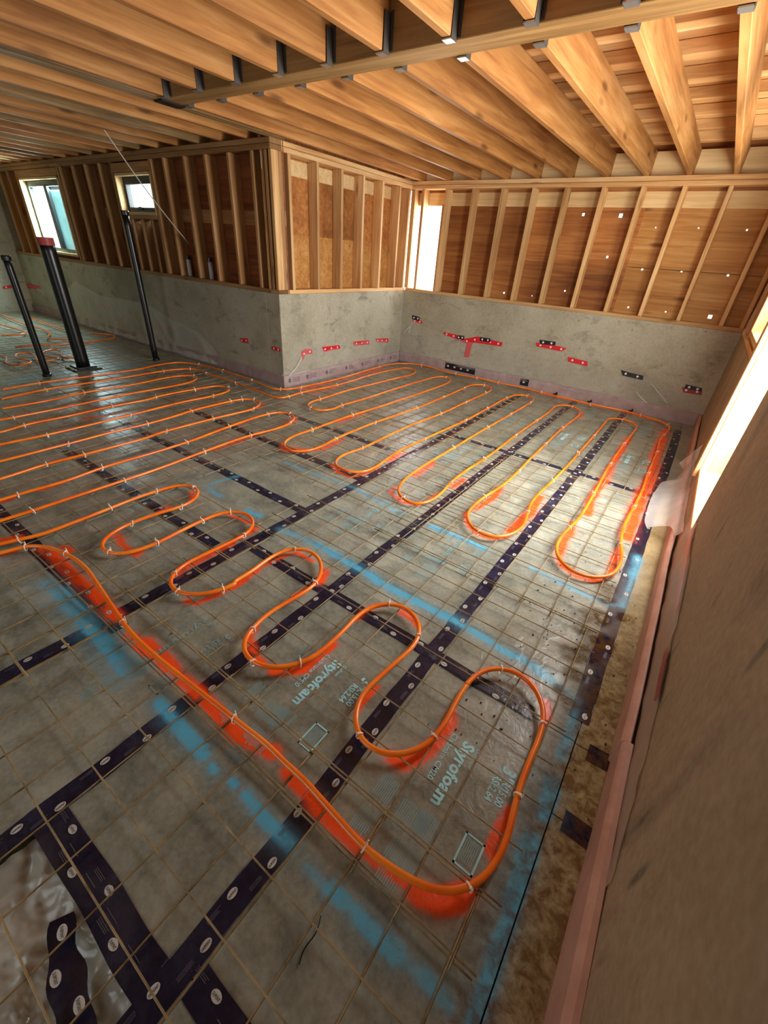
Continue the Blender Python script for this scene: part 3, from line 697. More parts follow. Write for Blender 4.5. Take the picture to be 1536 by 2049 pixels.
# ------------------------------------------------------------------ text and printing
def text_mesh(s, size, bold=0.0):
    cu = bpy.data.curves.new('lettering', 'FONT')
    cu.body = s
    cu.size = size
    cu.resolution_u = 2
    cu.offset = bold
    o = bpy.data.objects.new('lettering', cu)
    COL.objects.link(o)
    dg = bpy.context.evaluated_depsgraph_get()
    me = o.evaluated_get(dg).to_mesh()
    V = np.array([v.co[:] for v in me.vertices])
    F = [tuple(p.vertices) for p in me.polygons]
    o.evaluated_get(dg).to_mesh_clear()
    bpy.data.objects.remove(o)
    bpy.data.curves.remove(cu)
    return V, F


_tx = {}


def text_fit(s, length, bold=0.0):
    """lettering laid along +x, scaled to a length; base line at y = 0"""
    if (s, bold) not in _tx:
        V, F = text_mesh(s, 1.0, bold)
        V[:, 0] -= V[:, 0].min()
        _tx[(s, bold)] = (V, F)
    V, F = _tx[(s, bold)]
    k = length / V[:, 0].max()
    return V * k, F


class Flat:
    """flat printing collected into one mesh; placed on the floor or on a wall"""

    def __init__(self):
        self.V, self.F = [], []

    def add(self, V, F):
        b = len(self.V)
        self.V += [tuple(v) for v in V]
        self.F += [tuple(i + b for i in f) for f in F]

    def text(self, s, length, o, d, u, bold=0.0, sy=1.0):
        V, F = text_fit(s, length, bold)
        o, d, u = np.array(o, float), np.array(d, float), np.array(u, float)
        self.add(o + V[:, :1] * d + V[:, 1:2] * u * sy, F)

    def rect(self, o, d, u, a, b):
        o, d, u = np.array(o, float), np.array(d, float), np.array(u, float)
        self.add([o, o + d * a, o + d * a + u * b, o + u * b], [(0, 1, 2, 3)])

    def ellipse(self, o, d, u, ra, rb, n=14):
        o, d, u = np.array(o, float), np.array(d, float), np.array(u, float)
        t = np.linspace(0, 2 * np.pi, n, endpoint=False)
        self.add([o + d * ra * math.cos(a) + u * rb * math.sin(a) for a in t], [tuple(range(n))])

    def build(self, name, mat, parent=None):
        return raw(name, self.V, self.F, mat, parent) if self.V else None


def board_print(x, y, faint=False, mats=('print_blue', 'print_faint')):
    """maker's print: runs along -y with the letters' heads towards +x; (x, y) is the foot of the S"""
    zt = .0012
    d, u = (0, -1, 0), (1, 0, 0)
    a, b = Flat(), Flat()
    a.text('Styrofoam', .245, (x - .022, y + .022, zt), d, u, .035)
    a.text('DuPont', .062, (x + .026, y + .022, zt), d, u, .01)
    a.text('Cladmate CM20', .19, (x - .068, y + .022, zt), d, u, .01)
    a.text('3"', .046, (x + .126, y + .028, zt), d, u, .03, 1.1)
    a.text('R:15.00', .088, (x + .142, y - .018, zt), d, u, .02, 1.2)
    a.text('RSI:2.64', .092, (x + .110, y - .018, zt), d, u, .02, 1.2)
    for k, s in enumerate(("CAN/ULC", "S701 TYPE 4", "CCMC 04888-L")):
        b.text(s, .07 + .014 * k, (x - .128 - .016 * k, y + .02, zt), d, u, .01)
    # little framed panel
    X, Y = x + .107, y - .225
    for (o, dd, uu, p, q) in (((X, Y, zt), (0, -1, 0), (1, 0, 0), .094, .006), ((X + .056, Y, zt), (0, -1, 0), (1, 0, 0), .094, .006), ((X, Y, zt), (1, 0, 0), (0, -1, 0), .062, .006), ((X, Y - .088, zt), (1, 0, 0), (0, -1, 0), .062, .006)):
        a.rect(o, dd, uu, p, q)
    for k in range(7):
        b.rect((X + .01 + .006 * k, Y - .012, zt), d, u, .066, .003)
    # small print: paragraphs too small to read
    for (xx, yy, n, L) in ((x - .185, y - .24, 9, .085), (x - .09, y - .26, 14, .09), (x - .03, y - .25, 10, .09), (x - .185, y - .36, 8, .075), (x - .06, y - .36, 14, .07), (x - .05, y - .45, 9, .05)):
        for k in range(n):
            b.rect((xx + .0072 * k, yy + rng.uniform(-.006, .003), zt), d, u, L * rng.uniform(.8, 1), .0033)
    pa = a.build('board_lettering', M[mats[0]], floor)
    pb = b.build('board_small_print', M[mats[1]], floor)
    pa['kind'] = 'stuff'
    pb['kind'] = 'stuff'
    return pa, pb


F2 = ('print_faint', 'print_faint')
for (x, y, m) in ((-.752, .857, None), (-.160, .886, None), (-1.352, .66, F2), (-.79, 4.50, None), (-.17, 4.33, None), (-1.39, 3.44, F2), (-1.40, 4.72, F2), (-.76, 5.72, F2), (-1.36, 2.07, F2), (-.17, 5.5, F2), (-.76, 2.05, F2)):
    board_print(x, y, mats=m or ('print_blue', 'print_faint'))


# ------------------------------------------------------------------ seam tape
def tape(x0, y0, x1, y1, w=.070, res=.018, logos=True, every=.24):
    """one strip of black tape along a seam, with its white oval logos and small print as one sub-part"""
    alongx = abs(x1 - x0) > abs(y1 - y0)
    a, b = (min(x0, x1), max(x0, x1)) if alongx else (min(y0, y1), max(y0, y1))
    if alongx:
        t = sheet('seam_tape', a, b, y0 - w / 2, y0 + w / 2, .0016, res, M['tape'], floor, wob=.006)
    else:
        t = sheet('seam_tape', x0 - w / 2, x0 + w / 2, a, b, .0016 + .0004, res, M['tape'], floor, wob=.006)
    if not logos:
        return t
    wv, dk, gy = Flat(), Flat(), Flat()
    s = a + rng.uniform(.02, .1)
    side = 1
    z = .0030
    while s < b - .03:
        off = side * w * .24 + rng.uniform(-.003, .003)
        far = (YB if alongx else s) > 4.4
        if alongx:
            o, d, u = np.array((s, y0 + off, z)), (1, 0, 0), (0, 1, 0)
        else:
            o, d, u = np.array((x0 + off, s, z + .0004)), (0, 1, 0), (-1, 0, 0)
        d, u = np.array(d, float), np.array(u, float)
        wv.ellipse(o, d, u, .0150, .0100)
        if s < 3.2:
            dk.text('DUPONT', .0235, o - d * .01175 - u * .0035 + np.array((0, 0, .0006)), d, u, .015, 1.5)
            for k in range(3):
                gy.rect(o - d * .075 + u * (.004 - .004 * k) - u * off * 0, d, u, .045 * rng.uniform(.7, 1), .0016)
            gy.rect(o + d * .03 - u * side * .02, d, u, .05, .0018)
        s += every * rng.uniform(.38, .62)
        side = -side
    for k, (fl, nm, mt) in enumerate(((wv, 'tape_logo', 'print_white'), (dk, 'logo_lettering', 'print_dark'), (gy, 'tape_small_print', 'print_grey'))):
        p = fl.build(nm, M[mt])
        if p:
            p.parent = t
            p.location = (-t.location.x, -t.location.y, 0)
            p['kind'] = 'stuff'
    return t


tape(-1.068, -.55, -1.068, 5.9)
tape(-.470, -.45, -.470, 5.9)
tape(-1.695, -.35, -1.695, 5.6)
tape(.128, 1.25, .128, 5.6, w=.074, every=.42)
tape(-1.64, 1.163, -.02, 1.163, w=.066)
tape(.185, 1.15, .256, 1.15, w=.07, logos=False)
tape(.175, .87, .256, .87, w=.07, logos=False)
tape(-1.66, 3.57, .10, 3.57, w=.062)
tape(-3.7, 1.035, -1.70, 1.035)
tape(-4.4, 1.625, -1.72, 1.625)
tape(-3.9, 2.24, -1.72, 2.24)
tape(-3.4, .415, -1.60, .415)
tape(-1.06, -.056, -.50, -.056, w=.088)
tape(-.43, .002, .12, .002)
tape(-3.2, 2.85, -1.9, 2.85)

# the pit at the bottom left where the boards stop: gravel, crumpled clear sheet, a loose length of tape


def gravel_z(X, Y):
    Z = np.zeros_like(X)
    for i in range(X.shape[0]):
        for j in range(X.shape[1]):
            Z[i, j] = -.075 + .012 * noise.noise((X[i, j] * 40, Y[i, j] * 40, 3)) + .012 * noise.noise((X[i, j] * 12, Y[i, j] * 12, 5))
    return Z


gm = NT('wet_gravel')
v_ = gm.coord((1, 1, 1), rand=False)
gm.base(gm.ramp(gm.noise(v_, 70, 5, .7), [(.35, rgb(110, 100, 80)), (.5, rgb(178, 172, 154)), (.65, rgb(226, 222, 210))]))
gm.rough(.35)
gr = sheet('gravel_bed', -1.06, -.47, -.77, -.07, 0, .012, gm.m, None, zf=gravel_z)
tag(gr, 'wet gravel in the open pit under the missing board', 'gravel', kind='stuff')


def crumple(X, Y):
    Z = np.zeros_like(X)
    for i in range(X.shape[0]):
        for j in range(X.shape[1]):
            x, y = X[i, j], Y[i, j]
            edge = min(1.0, max(0.0, (-.085 - y) / .07), max(0.0, (x + 1.05) / .08))
            c1 = 1 - abs(noise.noise((x * 8, y * 8, 8))) * 2
            c2 = 1 - abs(noise.noise((x * 19, y * 19, 1))) * 2
            Z[i, j] = min(-.005, -.014 - .040 * edge + .020 * max(c1, 0) ** 2 + .012 * max(c2, 0) ** 2)
    return Z


pit_sheet = sheet('plastic_sheet', -1.03, -.49, -.72, -.085, 0, .008, M['poly_pit'], None, zf=crumple)
pit_sheet.data.polygons.foreach_set('use_smooth', [True] * len(pit_sheet.data.polygons))
tag(pit_sheet, 'crumpled clear plastic sheet lying in the open pit at lower left', 'plastic sheet')


def loose_tape():
    pts = np.array([(-.790, -.128), (-.755, -.142), (-.71, -.158), (-.65, -.170), (-.58, -.185), (-.50, -.21)])
    P = smooth_path(pts, .015, 1)
    T = np.gradient(P, axis=0)
    T /= np.linalg.norm(T, axis=1)[:, None]
    N = np.stack([-T[:, 1], T[:, 0]], 1)
    V, F = [], []
    K = 6
    for i, (p, n) in enumerate(zip(P, N)):
        for k in range(K):
            q = p + n * (k / (K - 1) - .5) * (.046 + .02 * min(1, i / 8) + .008 * math.sin(i * .9))
            V.append((q[0], q[1], .006 + .012 * noise.noise((q[0] * 14, q[1] * 14, 2)) - .012 * (k / (K - 1))))
    for i in range(len(P) - 1):
        for k in range(K - 1):
            F.append((i * K + k, i * K + k + 1, (i + 1) * K + k + 1, (i + 1) * K + k))
    o = raw('loose_tape', V, F, M['tape'], None, smooth=True)
    wv, dk = Flat(), Flat()
    for i, k in ((3, .1), (8, -.25), (13, .25)):
        if i < len(P):
            d = np.array((T[i][0], T[i][1], 0))
            u = np.array((N[i][0], N[i][1], 0))
            c = np.array((P[i][0], P[i][1], .019)) + u * k * .06
            wv.ellipse(c, d, u, .017, .011)
            dk.text('DUPONT', .025, c - d * .0125 - u * .0035 + np.array((0, 0, .001)), d, u, .015, 1.5)
    for p in (wv.build('tape_logo', M['print_white'], o), dk.build('logo_lettering', M['print_dark'], o)):
        p['kind'] = 'stuff'
    tag(o, 'loose length of black logo tape curling over plastic in the pit', 'tape')


loose_tape()

# ------------------------------------------------------------------ welded wire mesh: sheets that overlap
GX = [-.120 + .1515 * k for k in range(-73, 3)]


def mesh_sheet(name_label, xa, xb, ya, yb, dz, oy=0.0, ox=0.0):
    root = empty('wire_mesh_sheet', ((xa + xb) / 2, (ya + yb) / 2, 0))
    xs = [x + ox for x in GX if xa - 1e-6 <= x <= xb + 1e-6]
    ys = [.083 + .1508 * k + oy for k in range(-25, 42)]
    ys = [y for y in ys if ya - 1e-6 <= y <= yb + 1e-6]
    for nm, lines, along in (('long_wires', xs, 'y'), ('cross_wires', ys, 'x')):
        V, F = [], []
        z0 = (.019 if along == 'y' else .0238) + dz
        for s in lines:
            a, b = (ys[0] - .03, ys[-1] + .03) if along == 'y' else (xs[0] - .03, xs[-1] + (.062 if xb > .17 else .03))
            ph = rng.uniform(0, 6)
            t = np.linspace(a, b, 14)
            w = .0035 * np.sin(t * 1.3 + ph)
            zz = z0 + .004 * np.sin(t * 1.1 + ph * 1.7 + s)
            P = np.stack([s + w, t, zz], 1) if along == 'y' else np.stack([t, s + w, zz], 1)
            P -= np.array((root.location.x, root.location.y, 0))
            v, f = tube_data(P, .0027, 5)
            o = len(V)
            V += v.tolist()
            F += [tuple(i + o for i in q) for q in f]
        tag(raw(nm, V, F, M['wire'], root, smooth=True), kind='stuff')
    tag(root, name_label, 'wire mesh', group='welded wire mesh sheets on the floor')


mesh_sheet('wire mesh sheet in the foreground, lying over the black tape and pit', -2.0, .18, -.85, .55, 0)
mesh_sheet('wire mesh sheet under the two nearest serpentine bends of pipe', -1.8, .18, .38, 1.9, .003, .012, .006)
mesh_sheet('wire mesh sheet by the right wall below the doorway', -1.2, .18, 1.73, 3.5, 0, .0, -.012)
mesh_sheet('wire mesh sheet in the middle under the right-hand pipe loops', -2.6, -.85, 1.88, 3.5, .003, .05, .02)
mesh_sheet('wire mesh sheet along the foot of the back wall', -1.9, .18, 3.35, 5.85, .002, .04, .03)
mesh_sheet('wire mesh sheet beside the short concrete wall of the corner', -3.8, -1.62, 3.3, 5.85, 0, .07, 0)
mesh_sheet('wire mesh sheet at the left edge under the long straight pipe runs', -4.6, -1.55, -.2, 1.3, .002, 0, .01)
mesh_sheet('wire mesh sheet between the straight runs and the concrete corner', -4.6, -2.4, 1.2, 3.35, 0, .03, -.02)
mesh_sheet('wire mesh sheet around the black pipes in the far left bay', -7.6, -4.4, .9, 3.3, .002, .02, 0)
mesh_sheet('wire mesh sheet in the far corner below the left window', -11.1, -7.4, 1.2, 3.3, 0, 0, .03)

# ------------------------------------------------------------------ orange pipes
ZPIPE = .040
PR = .0100
paths = {}


def pipe(key, label, r=PR):
    P = smooth_path(DATA['pipes'][key], .022, 1.6)
    z = ZPIPE + .003 * np.sin(np.arange(len(P)) * .11)
    Q = np.c_[P, z]
    V, F = tube_data(Q, r, 9)
    o = raw('heating_pipe', V.tolist(), F, M['pex'], None, smooth=True)
    tag(o, label, 'pipe', group='orange heating pipe loops')
    paths[key] = Q


pipe('near', 'long orange pipe winding in the nearest wavy bends in the foreground')
pipe('left', 'orange pipe in long straight runs entering from the left edge')
pipe('right', 'orange pipe in seven long loops below the back wall')
for k, lab in (('far1', 'dark orange pipe curving left of the widest black pipe'), ('far2', 'orange pipe with a hairpin end at the far left edge'), ('far3', 'orange pipe running along the far wall between two black pipes'), ('far4', 'orange pipe coiled in an S left of the shorter black pipe'), ('far5', 'orange pipe wriggling between the two left black pipes'), ('far6', 'orange pipe running past behind the widest black pipe'), ('far7', 'short orange pipe bend between the two left black pipes')):
    pipe(k, lab, .0105)

# ------------------------------------------------------------------ cable ties: one mesh, an object each


def tie_mesh():
    t = np.linspace(0, 2 * np.pi, 13)
    P = np.stack([np.cos(t) * .0135, np.zeros(13), np.sin(t) * .0185], 1)
    V, F = [], []
    for p in P[:-1]:
        nrm = np.array((p[0] / .0135, 0, p[2] / .0185))
        for dy, dr in ((-.0028, 0), (.0028, 0), (.0028, .0022), (-.0028, .0022)):
            V.append((p[0] + nrm[0] * dr, dy, p[2] + nrm[2] * dr))
    for i in range(12):
        j = (i + 1) % 12
        for k in range(4):
            q = (k + 1) % 4
            F.append((i * 4 + k, j * 4 + k, j * 4 + q, i * 4 + q))
    for (hx, hy, hz, c) in ((.0042, .0038, .0036, (.006, 0, .0185)), (.0014, .0022, .011, (.0145, 0, .022))):
        v, f = cbox_data(hx, hy, hz, .0006)
        b = len(V)
        V += [(a[0] + c[0], a[1] + c[1], a[2] + c[2]) for a in v]
        F += [[i + b for i in q] for q in f]
    me = bpy.data.meshes.new('cable_tie')
    me.from_pydata([tuple(v) for v in V], [], F)
    me.materials.append(M['tie'])
    return me


tm = tie_mesh()
TL = {'near': ('white cable tie on the nearest pipe with the wavy bends', 'cable ties on the nearest wavy pipe'), 'left': ('white cable tie on the long straight pipe runs at left', 'cable ties on the straight runs at left'), 'right': ('white cable tie on the long pipe loops below the back wall', 'cable ties on the loops below the back wall')}
keys = ['near', 'left', 'right']
allp = np.vstack([np.c_[paths[k][:, :2], np.gradient(paths[k][:, :2], axis=0), np.full(len(paths[k]), n_)] for n_, k in enumerate(keys)])
for (x, y) in DATA['ties']:
    i = np.argmin(np.hypot(allp[:, 0] - x, allp[:, 1] - y))
    px_, py_, tx, ty, kk_ = allp[i]
    o = link('cable_tie', tm, None)
    o.location = (px_, py_, .0345)
    o.scale = (.9, .85, .95)
    o.rotation_euler = (rng.uniform(-.25, .25), 0, math.atan2(ty, tx) - math.pi / 2 + rng.uniform(-.25, .25) + (math.pi if rng.random() < .5 else 0))
    tag(o, TL[keys[int(kk_)]][0], 'cable tie', group=TL[keys[int(kk_)]][1])

# ------------------------------------------------------------------ walls: concrete, framing, sheathing
TW = .22


def conc(name, L, label, m='concrete'):
    o = boxes(name, L, M[m], None, c=.006)
    return tag(o, label, 'wall', kind='structure')


wall_back = conc('wall_back', [(XJ - TW, XR + TW, YB, YB + TW, -.25, ZC)], 'back wall, stained concrete below open wood studs')
wall_jog = conc('wall_jog', [(XJ - TW, XJ, YL, YB, -.25, ZC)], 'short side wall of the corner, concrete below wood studs')
wall_left = conc('wall_left', [(XW - TW, XJ - TW + .001, YL, YL + TW, -.25, ZC)], 'dim left wall, concrete below wood studs toned darker for shade')
wall_west = conc('wall_west', [(XW - TW, XW, YN, YL + TW, -.25, 2.6)], 'far end wall of the left bay')
wall_near = conc('wall_near', [(XW - TW, -3.0, YN - TW, YN, -.25, 2.6), (-1.0, XR + TW, YN - TW, YN, -.25, 2.6), (-3.0, -1.0, YN - TW, YN, -.25, .3), (-3.0, -1.0, YN - TW, YN, 2.35, 2.6)], 'wall behind the camera')  # gap in this unseen wall added to let the fill light in
wall_right = conc('wall_right', [(XR, XR + .26, YN, 2.43, -.25, 2.6), (XR, XR + .26, 2.43, 3.42, -.25, .325), (XR, XR + .26, 3.42, YB + TW, -.25, ZC)], 'right wall of bare concrete with a bright doorway cut through', 'concrete_warm')


def pane_with_holes(name, axis, p, t, u0, u1, z0, z1, holes, mat, parent):
    """sheathing panel in the plane axis=p, thickness t outwards, with square holes (u, z, r) really cut through"""
    us = sorted({u0, u1} | {h[0] - h[2] for h in holes} | {h[0] + h[2] for h in holes})
    zs = sorted({z0, z1} | {h[1] - h[2] for h in holes} | {h[1] + h[2] for h in holes})

    def hole(a, b):
        return any(abs(a - h[0]) < h[2] and abs(b - h[1]) < h[2] for h in holes)
    cu, cz = (u0 + u1) / 2, (z0 + z1) / 2
    V, F, ix = [], [], {}

    def vert(u, z, k):
        key = (u, z, k)
        if key not in ix:
            ix[key] = len(V)
            d = t * k
            V.append((d, u - cu, z - cz) if axis == 0 else (u - cu, d, z - cz))
        return ix[key]
    cells = {(i, j) for i in range(len(us) - 1) for j in range(len(zs) - 1) if not hole((us[i] + us[i + 1]) / 2, (zs[j] + zs[j + 1]) / 2)}
    for (i, j) in cells:
        a, b, c, d = us[i], us[i + 1], zs[j], zs[j + 1]
        F.append([vert(a, c, 0), vert(b, c, 0), vert(b, d, 0), vert(a, d, 0)])
        F.append([vert(a, d, 1), vert(b, d, 1), vert(b, c, 1), vert(a, c, 1)])
        for (di, dj, p1, p2) in ((-1, 0, (a, c), (a, d)), (1, 0, (b, d), (b, c)), (0, -1, (b, c), (a, c)), (0, 1, (a, d), (b, d))):
            if (i + di, j + dj) not in cells:
                F.append([vert(*p1, 0), vert(*p2, 0), vert(*p2, 1), vert(*p1, 1)])
    o = raw(name, V, F, mat, parent, loc=(p, cu, cz) if axis == 0 else (cu, p, cz))
    return o


# -- back wall framing
SD = .14
W = wall_back
box('bottom_plate', XJ + .01, XR, YB, YB + SD, ZC, ZS, M['stud_x'], W)
box('top_plate', XJ - .12, XR, YB, YB + SD, ZP0, ZP0 + .041, M['stud_x'], W)
box('top_plate', XJ - .12, XR, YB, YB + SD, ZP0 + .044, ZP1, M['stud_x'], W)
bx_ = [-3.415, -3.03, -2.638, -2.252, -1.876, -1.476, -1.087, -.71, -.323, .072]
for x in bx_:
    box('stud', x - .005, x + .035, YB + rng.uniform(0, .004), YB + SD, ZS, ZP0, M['stud_z'], W)
box('stud', -3.775, -3.735, YB + .002, YB + SD, ZS, ZP0, M['stud_z'], W)
box('stud', XR - .045, XR - .005, YB, YB + SD, ZS, ZP0, M['stud_z'], W)
YS = YB + SD + .002
holes = [(-1.642, 2.0, .014), (-1.238, 1.996, .019), (-1.251, 1.602, .011), (-1.627, 1.217, .009), (-2.026, 1.123, .006), (-2.414, 1.121, .011), (-.847, 1.504, .009), (-.859, 1.116, .008), (-.853, 1.896, .006), (-.457, 1.903, .006), (-.461, 1.512, .008), (-.466, 1.114, .007), (-.038, 1.114, .018), (-.044, 1.898, .007), (-.038, 1.507, .009)]
ZR = [(ZC + .0, 1.515), (1.518, 1.9), (1.903, 2.068)]
xb = [XJ - .1, -3.45, -2.23, -1.01, XR + .1]
for k in range(1, 4):
    for (z0, z1) in ((ZC, 1.515), (1.515, 2.068)):
        hs = [h for h in holes if xb[k] < h[0] < xb[k + 1] and z0 < h[1] < z1]
        pane_with_holes('sheathing_panel', 1, YS, .014, xb[k], xb[k + 1], z0, z1, hs, M['ply_o'] if k < 3 else M['ply_t'], W)
box('sheathing_strip', XJ - .1, XR + .1, YS - .001, YS + .014, 2.066, 2.21, M['ply_pale'], W)
box('sheathing_strip', XJ - .1, XR + .1, YS + .004, YS + .03, 2.206, ZD, M['ply_o'], W)
box('corner_stud', XJ - .03, XJ + .032, YB + .03, YB + SD, ZS, ZP0, M['stud_z'], W)
box('corner_block', XJ - .16, XJ + .02, YB + .001, YB + SD + .03, ZP0 + .1, ZD - .002, M['stud_z'], W)  # filler added to stop light leaking in at the top of the corner
# jamb of the open corner slot
box('slot_jamb', -3.452, -3.42, YB + .02, YS + .014, ZS, 2.07, M['stud_z'], W)

# -- jog wall framing
W = wall_jog
box('bottom_plate', XJ - SD, XJ, YL, YB + .0, ZC, ZS, M['stud_y'], W)
box('top_plate', XJ - SD, XJ, YL - .01, YB, ZP0, ZP0 + .041, M['stud_y'], W)
box('top_plate', XJ - SD, XJ, YL - .01, YB, ZP0 + .044, ZP1, M['stud_y'], W)
for y in [3.735, 4.14, 4.535, 4.93, 5.318, 5.702, 5.94]:
    box('stud', XJ - SD, XJ - rng.uniform(0, .004), y - .02, y + .018, ZS, ZP0, M['stud_z'], W)
box('stud', XJ - .09, XJ - .002, 3.60, 3.64, ZS, ZP0, M['stud_z'], W)
box('corner_stud', XJ - .04, XJ, YL, YL + .085, ZS, ZP0, M['stud_z'], W)
yj = [YL, 4.35, 5.13, YB + .14]
for a, b in zip(yj[:-1], yj[1:]):
    box('sheathing_panel', XJ - SD - .016, XJ - SD - .002, a, b, ZC, 1.58, M['ply_t'], W)
    box('sheathing_panel', XJ - SD - .016, XJ - SD - .002, a, b, 1.579, 2.09, M['ply_o'], W)
box('sheathing_strip', XJ - SD - .016, XJ - SD - .002, YL, YB + .14, 2.087, 2.222, M['ply_pale'], W)
box('sheathing_strip', XJ - SD - .03, XJ - SD - .004, YL, YB + .14, 2.215, ZD, M['ply_o'], W)

# -- left wall framing
W = wall_left
STUD_SHADED = (rgb(138, 92, 52), rgb(168, 122, 76), rgb(192, 150, 102))  # same lumber as elsewhere, darkened so this wall's shade is in the colour
M['stud_dz'] = wood('shaded_lumber_z', 2, *STUD_SHADED)
M['stud_dx'] = wood('shaded_lumber_x', 0, *STUD_SHADED)
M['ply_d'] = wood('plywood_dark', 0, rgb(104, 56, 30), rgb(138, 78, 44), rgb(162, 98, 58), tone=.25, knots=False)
for (a, b) in ((XW, -10.16), (-8.56, XJ)):
    pass
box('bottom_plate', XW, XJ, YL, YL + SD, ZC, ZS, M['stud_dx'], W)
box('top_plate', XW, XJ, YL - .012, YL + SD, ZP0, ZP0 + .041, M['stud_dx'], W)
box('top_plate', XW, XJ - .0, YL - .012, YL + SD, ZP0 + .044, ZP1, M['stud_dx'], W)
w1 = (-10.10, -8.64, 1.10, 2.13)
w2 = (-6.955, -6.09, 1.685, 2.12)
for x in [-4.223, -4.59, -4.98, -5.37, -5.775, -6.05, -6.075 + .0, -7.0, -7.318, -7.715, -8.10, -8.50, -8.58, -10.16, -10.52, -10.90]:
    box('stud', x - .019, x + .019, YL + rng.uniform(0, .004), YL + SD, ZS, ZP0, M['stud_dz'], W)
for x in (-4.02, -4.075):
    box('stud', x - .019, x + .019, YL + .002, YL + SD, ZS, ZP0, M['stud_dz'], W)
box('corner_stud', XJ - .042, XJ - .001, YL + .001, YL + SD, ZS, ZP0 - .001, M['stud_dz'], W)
for (a, b, z0, z1) in (w1, w2):
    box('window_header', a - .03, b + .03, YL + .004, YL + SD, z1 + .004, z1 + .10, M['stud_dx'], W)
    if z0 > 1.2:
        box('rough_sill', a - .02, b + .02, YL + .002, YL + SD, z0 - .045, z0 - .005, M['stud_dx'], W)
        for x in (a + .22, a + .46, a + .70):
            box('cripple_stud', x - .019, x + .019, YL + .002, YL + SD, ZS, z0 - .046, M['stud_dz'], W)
YS2 = YL + SD + .002
segs = [(XW, w1[0]), (w1[0], w1[1]), (w1[1], -7.4), (-7.4, w2[0]), (w2[0], w2[1]), (w2[1], -4.95), (-4.95, XJ)]
for (a, b) in segs:
    for (z0, z1) in ((ZC, 1.64), (1.762, 2.215)):
        for (wa, wb, wz0, wz1) in (w1, w2):
            if a >= wa - .01 and b <= wb + .01:
                z1 = min(z1, wz0) if z0 < wz0 else z1
                z0 = max(z0, wz1) if z0 >= wz0 else z0
        if z1 - z0 > .02:
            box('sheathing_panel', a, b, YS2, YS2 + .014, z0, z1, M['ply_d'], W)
for (a, b) in ((XW, w1[0]), (w1[1], w2[0]), (w2[1], XJ)):
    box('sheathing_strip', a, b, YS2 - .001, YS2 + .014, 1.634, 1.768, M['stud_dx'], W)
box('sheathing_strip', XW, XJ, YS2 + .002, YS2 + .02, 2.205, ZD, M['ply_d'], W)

# -- right wall framing beyond the doorway, with its window opening
W = wall_right
XO = XR + SD
box('bottom_plate', XR, XO, 3.46, YB, ZC, ZS, M['stud_y'], W)
box('top_plate', XR, XO, 3.44, YB, ZP0, ZP1, M['stud_y'], W)
box('window_sill_plate', XR, XO + .1, 3.93, 4.95, 1.075, 1.115, M['stud_y'], W)
for y in (3.50, 3.90, 4.955, 4.995, 5.36, 5.72):
    box('stud', XR, XO, y - .019, y + .019, ZS, ZP0, M['stud_z'], W)
for (y0, y1, z0, z1) in ((3.42, 3.93, ZC, ZD), (3.93, 4.95, ZC, 1.112), (3.93, 4.95, 2.13, ZD), (4.95, YB + .2, ZC, ZD)):
    box('sheathing_panel', XO + .002, XO + .016, y0, y1, z0, z1, M['ply_t'], W)
# doorway buck
door = empty('door_1', (XR, 2.92, .33))
tag(door, 'bright doorway opening in the right wall with a timber buck', 'doorway', kind='structure')
for nm, L in (('jamb', (XR - .004, XR + .30, 3.385, 3.425, .36, 2.25)), ('jamb', (XR + .09, XR + .30, 2.425, 2.455, .36, 2.25)), ('sill_board', (XR - .004, XR + .30, 2.44, 3.40, .326, .362)), ('head', (XR, XR + .30, 2.42, 3.42, 2.25, 2.29)), ('trim_board', (XR - .03, XR - .005, 3.386, 3.47, .30, 2.30))):
    x0, x1, y0, y1, z0, z1 = L
    o = box(nm, x0, x1, y0, y1, z0, z1, M['stud_z'] if nm != 'sill_board' else M['stud_y'])
    o.parent = door
    o.location = o.location - door.location
box('door_lintel', XR, XR + .26, 2.42, 3.43, 2.29, 2.62, M['concrete_warm'], W)


# ------------------------------------------------------------------ windows of the left wall
def window(n, w, label, slider):
    a, b, z0, z1 = w
    r = empty('window_%d' % n, ((a + b) / 2, YL + .1, z0))
    tag(r, label, 'window', kind='structure')

    def put(nm, x0, x1, y0, y1, c0, c1, m):
        o = box(nm, x0, x1, y0, y1, c0, c1, m)
        o.parent = r
        o.location = o.location - r.location
        return o
    for x0, x1 in ((a - .0, a + .03), (b - .03, b)):
        put('jamb', x0, x1, YL + .0, YL + SD + .02, z0, z1, M['ply_pale'])
    put('head_jamb', a, b, YL, YL + SD + .02, z1 - .03, z1, M['ply_pale'])
    put('sill', a, b, YL - .004, YL + SD + .02, z0 - .004, z0 + .03, M['ply_pale'])
    fa, fb, g0, g1 = a + .03, b - .03, z0 + .03, z1 - .03
    y0, y1 = YL + .085, YL + .15
    t = .055
    for nm, L in (('frame_side', (fa, fa + t, g0, g1)), ('frame_side', (fb - t, fb, g0, g1)), ('frame_head', (fa + t, fb - t, g1 - t * 1.4, g1)), ('frame_sill', (fa + t, fb - t, g0, g0 + t))):
        put(nm, L[0], L[1], y0, y1, L[2], L[3], M['frame'])
    if slider:
        mid = (fa + fb) / 2 + .02
        put('meeting_stile', mid - .05, mid + .05, y0 - .012, y1, g0 + t, g1 - t, M['frame'])
        put('pane', fa + t, mid - .05, YL + .11, YL + .114, g0 + t, g1 - t, M['glass'])
        put('pane', mid + .05, fb - t, YL + .12, YL + .124, g0 + t, g1 - t, M['glass_teal'])
    else:
        put('pane', fa + t, fb - t, YL + .11, YL + .114, g0 + t, g1 - t, M['glass'])
        put('latch', (fa + fb) / 2 - .1, (fa + fb) / 2 - .03, y0 - .02, y0, g0 + .03, g0 + .06, M['frame'])
    return r


